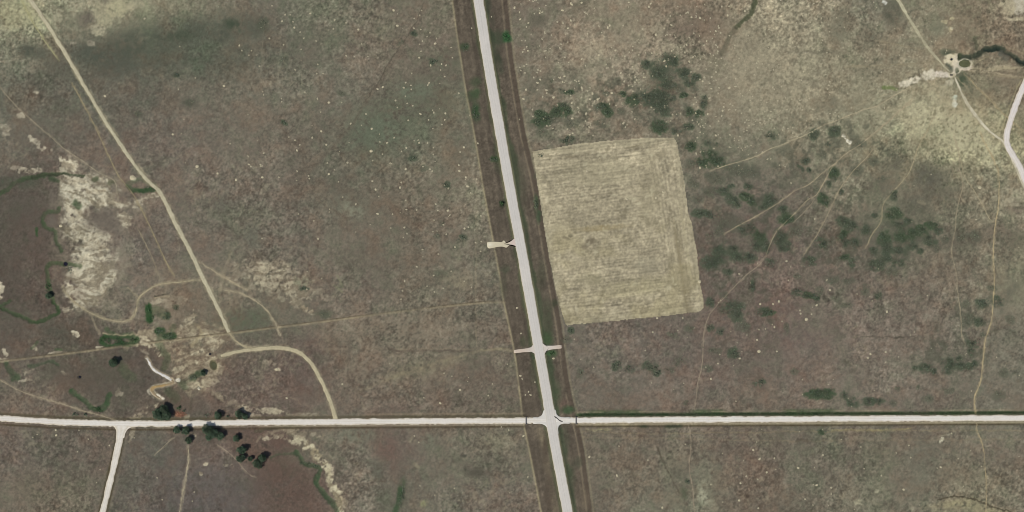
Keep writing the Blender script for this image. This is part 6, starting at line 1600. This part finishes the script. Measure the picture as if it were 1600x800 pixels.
def cattle_guard(px, py, label):
    x, y = P(px, py)
    t = empty("cattle_guard", (x, y, 0.19))
    tag(t, label, "cattle guard", "cattle guards on the gravel road")
    L, Wd = 3.0, 0.72
    v = [(-Wd, -L, 0.02), (Wd, -L, 0.02), (Wd, L, 0.02), (-Wd, L, 0.02), (-Wd, -L, -0.3), (Wd, -L, -0.3), (Wd, L, -0.3), (-Wd, L, -0.3)]
    f = [(0, 1, 2, 3), (0, 4, 5, 1), (1, 5, 6, 2), (2, 6, 7, 3), (3, 7, 4, 0)]
    mesh_obj("pit", v, f, M_PIT, t)
    r0 = None
    for k in range(7):
        xx = -0.63 + k * 0.21
        if r0 is None:
            vv, ff = tube([(0, -L, 0), (0, L, 0)], [0.05, 0.05], 6)
            r0 = mesh_obj("rail", vv, ff, M_RAIL, t)
            r0.location = (xx, 0, 0.09)
        else:
            o = r0.copy()
            link(o, t)
            o.location = (xx, 0, 0.09)
    for sgn in (-1, 1):
        vv = [(-1.0, sgn * 3.05, -0.2), (1.0, sgn * 3.05, -0.2), (1.0, sgn * 3.3, -0.2), (-1.0, sgn * 3.3, -0.2), (-0.7, sgn * 3.08, 1.0), (0.7, sgn * 3.08, 1.0), (0.7, sgn * 3.2, 1.0), (-0.7, sgn * 3.2, 1.0)]
        ff = [(0, 1, 5, 4), (1, 2, 6, 5), (2, 3, 7, 6), (3, 0, 4, 7), (4, 5, 6, 7)]
        mesh_obj("wing", vv, ff, M_RAIL, t)
    return t


cattle_guard(822.3, 657.3, "dark cattle guard across the gravel road on the highway's left")
cattle_guard(900.4, 656.7, "dark cattle guard across the gravel road on the highway's right")

# black tyre scrub on the paved mouth
sk = smooth_line([(866.2, 650.6), (868.5, 652.2), (871.5, 654.4), (874.2, 656.8), (876.6, 658.0), (879.2, 658.5)], 0.6)[:, :2]
nk = len(sk)
tt = np.gradient(sk, axis=0)
tt /= np.linalg.norm(tt, axis=1, keepdims=True)
nn = np.column_stack([-tt[:, 1], tt[:, 0]])
wk = 0.35 + 0.55 * np.abs(np.interp(np.linspace(0, 1, nk), [0, 0.15, 0.4, 0.62, 0.8, 1], [0.3, 0.9, 0.35, 0.5, 1.0, 0.2]))
V = []
for p, n_, w_ in zip(sk, nn, wk):
    for sg in (-1, 1):
        q = p + n_ * sg * w_
        x, y = P(*q)
        V.append((x, y, 0.30))
F = [(2 * i, 2 * i + 1, 2 * i + 3, 2 * i + 2) for i in range(nk - 1)]
tag(mesh_obj("tyre_mark", V, F, M_TAR), "black hooked tyre mark on the pale paved crossing", "tyre mark")

# ------------------------------------------------------------------ stock tanks, troughs, stones


def stock_tank(px, py, r, label):
    x, y = P(px, py)
    t = empty("stock_tank", (x, y, float(ground_z(px, py)) + 0.02))
    tag(t, label, "stock tank")
    k = 18
    V, F = [], []
    prof = [(r, -0.3), (r, 0.62), (r + 0.05, 0.65), (r + 0.05, 0.7), (r - 0.06, 0.7), (r - 0.06, 0.1)]
    for rad, z in prof:
        for i in range(k):
            a = 2 * math.pi * i / k
            V.append((rad * math.cos(a), rad * math.sin(a), z))
    for j in range(len(prof) - 1):
        for i in range(k):
            F.append((j * k + i, j * k + (i + 1) % k, (j + 1) * k + (i + 1) % k, (j + 1) * k + i))
    mesh_obj("tank_wall", V, F, M_TYRE, t)
    V = [(0, 0, 0.5)] + [((r - 0.08) * math.cos(2 * math.pi * i / k), (r - 0.08) * math.sin(2 * math.pi * i / k), 0.5) for i in range(k)]
    mesh_obj("water", V, [(0, 1 + i, 1 + (i + 1) % k) for i in range(k)], M_W_BLACK, t)
    v, f = tube([(r + 0.3, 0, -0.2), (r + 0.3, 0, 0.9), (r - 0.3, 0, 0.95)], [0.04, 0.04, 0.03], 6)
    mesh_obj("inlet_pipe", v, f, M_STEEL, t)
    return t


stock_tank(1486.4, 93, 1.0, "dark round stock tank on pale ground left of the olive pond")
stock_tank(328.3, 553.3, 0.9, "dark round stock tank on the pale yard above the murky pond")


def trough(px, py, L, label):
    x, y = P(px, py)
    t = empty("feed_trough", (x, y, float(ground_z(px, py)) + 0.02))
    tag(t, label, "trough")
    w, h = 0.45, 0.5
    v = [(-L, -w, -0.05), (L, -w, -0.05), (L, w, -0.05), (-L, w, -0.05), (-L - .1, -w - .08, h), (L + .1, -w - .08, h), (L + .1, w + .08, h), (-L - .1, w + .08, h), (-L, -w + .05, h - .02), (L, -w + .05, h - .02), (L, w - .05, h - .02), (-L, w - .05, h - .02), (-L + .1, -w + .15, .12), (L - .1, -w + .15, .12), (L - .1, w - .15, .12), (-L + .1, w - .15, .12)]
    f = []
    for a in (0, 4, 8):
        for i in range(4):
            j = (i + 1) % 4
            f.append((a + i, a + j, a + 4 + j, a + 4 + i))
    f.append((12, 13, 14, 15))
    mesh_obj("trough_body", v, f, M_TYRE, t)
    for sx in (-L * 0.7, L * 0.7):
        vv, ff = tube([(sx, -w - .05, -0.1), (sx, -w - .05, 0.3)], [0.06, 0.05], 5)
        mesh_obj("leg", vv, ff, M_POST, t)
    return t


trough(1486.3, 117.3, 1.1, "long dark feed trough on the pale ground south of the round tank")


def stone(name, px, py, r, label, seed, parent=None, at=None, zs=0.6):
    rs = np.random.default_rng(seed)
    V, F = [], []
    k = 8
    V.append((0, 0, zs * r))
    for rad, z in ((0.6, 0.48), (1.0, 0.15), (0.95, -0.2)):
        for i in range(k):
            a = 2 * math.pi * (i + 0.5 * (rad > 0.8)) / k
            f = rad * r * rs.uniform(0.78, 1.2)
            V.append((math.cos(a) * f, math.sin(a) * f * 0.85, z * r * rs.uniform(0.8, 1.3)))
    for i in range(k):
        j = (i + 1) % k
        F += [(0, 1 + i, 1 + j), (1 + i, 1 + k + i, 1 + k + j, 1 + j), (1 + k + i, 1 + 2 * k + i, 1 + 2 * k + j, 1 + k + j)]
    if parent is None:
        x, y = P(px, py)
        o = mesh_obj(name, V, F, M_STONE, None, False, None, loc=(x, y, float(ground_z(px, py))))
        tag(o, label, "stone")
    else:
        o = mesh_obj(name, V, F, M_STONE, parent, loc=at)
    return o


stone("boulder", 1317, 212.5, 1.3, "upper left white boulder of the short line among the cattle trails", 1)
stone("boulder", 1321, 216.5, 0.9, "small middle white boulder of the short line among the cattle trails", 2)
stone("boulder", 1326.2, 221.8, 1.5, "lower right largest white boulder of the line among the cattle trails", 3)
for (px, py, n, lab) in [(1491.5, 157.5, 9, "pale stone pile on the yellow grass below the stock pond"), (278.2, 594.6, 6, "white stone pile at the bend of the creek"), (310, 607, 7, "white stone pile below the cattle yard")]:
    x, y = P(px, py)
    t = empty("stone_pile", (x, y, float(ground_z(px, py)) - 0.05))
    tag(t, lab, "stone pile")
    for k in range(n):
        a = 2.4 * k
        d = 0.55 * math.sqrt(k)
        stone("stone", 0, 0, random.uniform(0.4, 0.8), None, 30 + k + n, t, (d * math.cos(a), d * math.sin(a), 0.05))

# ------------------------------------------------------------------ grass: loose tufts over the pasture, tall growth in the ditches


def tufts(name, px, py, size, hmin, hmax, jitter, label, seed, tint=None):
    r = np.random.default_rng(seed)
    n = len(px)
    z = ground_z(px, py)
    x = (px - 800) * S
    y = (400 - py) * S
    a = r.uniform(0, 2 * math.pi, n)
    w_ = r.uniform(*size, n)
    h = r.uniform(hmin, hmax, n)
    lean = r.normal(0, 0.35, (n, 2)) * h[:, None]
    b0 = np.column_stack([x - np.cos(a) * w_, y - np.sin(a) * w_, z - 0.03])
    b1 = np.column_stack([x + np.cos(a) * w_, y + np.sin(a) * w_, z - 0.03])
    tp = np.column_stack([x + lean[:, 0] - np.sin(a) * w_ * 1.2, y + lean[:, 1] + np.cos(a) * w_ * 1.2, z + h])
    V = np.stack([b0, b1, tp], 1).reshape(-1, 3)
    F = np.arange(3 * n, dtype=np.int32).reshape(n, 3)
    col = ground_c(px, py).astype(float) if tint is None else np.tile(np.array(tint, float), (n, 1))
    k = np.clip(1 + r.normal(0, jitter, (n, 1)), 0.5, 1.7)
    col = np.clip(col * k + r.normal(0, 4, (n, 3)), 40, 225)
    o = fast_mesh(name, V, F, M_GRASS, np.repeat(albedo(col), 3, axis=0))
    tag(o, label, kind='stuff')


n = 90000
tx, ty = rng.uniform(-30, 1630, n), rng.uniform(-30, 830, n)
hx = np.interp(ty, [p[1] for p in HIGHWAY], [p[0] for p in HIGHWAY])
eyv = np.interp(tx, [p[0] for p in EW_ROAD], [p[1] for p in EW_ROAD])
sxv = np.interp(ty, [p[1] for p in SOUTH_ROAD], [p[0] for p in SOUTH_ROAD])
dxv = np.interp(ty, [p[1] for p in DIRT_ROAD], [p[0] for p in DIRT_ROAD])
keep = (np.abs(tx - hx) > 9) & (np.abs(ty - eyv) > 6) & ((np.abs(tx - sxv) > 7) | (ty < 664)) & ((np.abs(tx - dxv) > 5) | (ty > 520)) & ~inside_poly(tx, ty, FIELD)
keep &= ground_z(tx, ty) > -0.5
keep &= ~((tx > 1560) & (np.abs(ty - 215) < 100)) & ~((tx > 760) & (tx < 880) & (np.abs(ty - 381) < 8)) & ~((tx > 800) & (tx < 880) & (np.abs(ty - 545) < 12))
dcur = line_dist(CURVE_ROAD, 6, warped=False)
keep &= dcur[np.clip(np.searchsorted(GY, ty), 0, NY - 1), np.clip(np.searchsorted(GX, tx), 0, NX - 1)] > 4.5
tufts("dry_grass", tx[keep], ty[keep], (0.12, 0.34), 0.12, 0.34, 0.13, "tufts of dry prairie grass", 3)
n = 14000
gx = rng.uniform(904, 1640, n)
gy = np.interp(gx, [p[0] for p in EW_ROAD], [p[1] for p in EW_ROAD]) - 8.2 + rng.normal(0, 1.5, n)
gy = np.minimum(gy, np.interp(gx, [p[0] for p in EW_ROAD], [p[1] for p in EW_ROAD]) - 5.2)
tufts("ditch_grass", gx, gy, (0.12, 0.3), 0.25, 0.6, 0.16, "tall green grass in the ditch north of the eastern gravel road", 4)
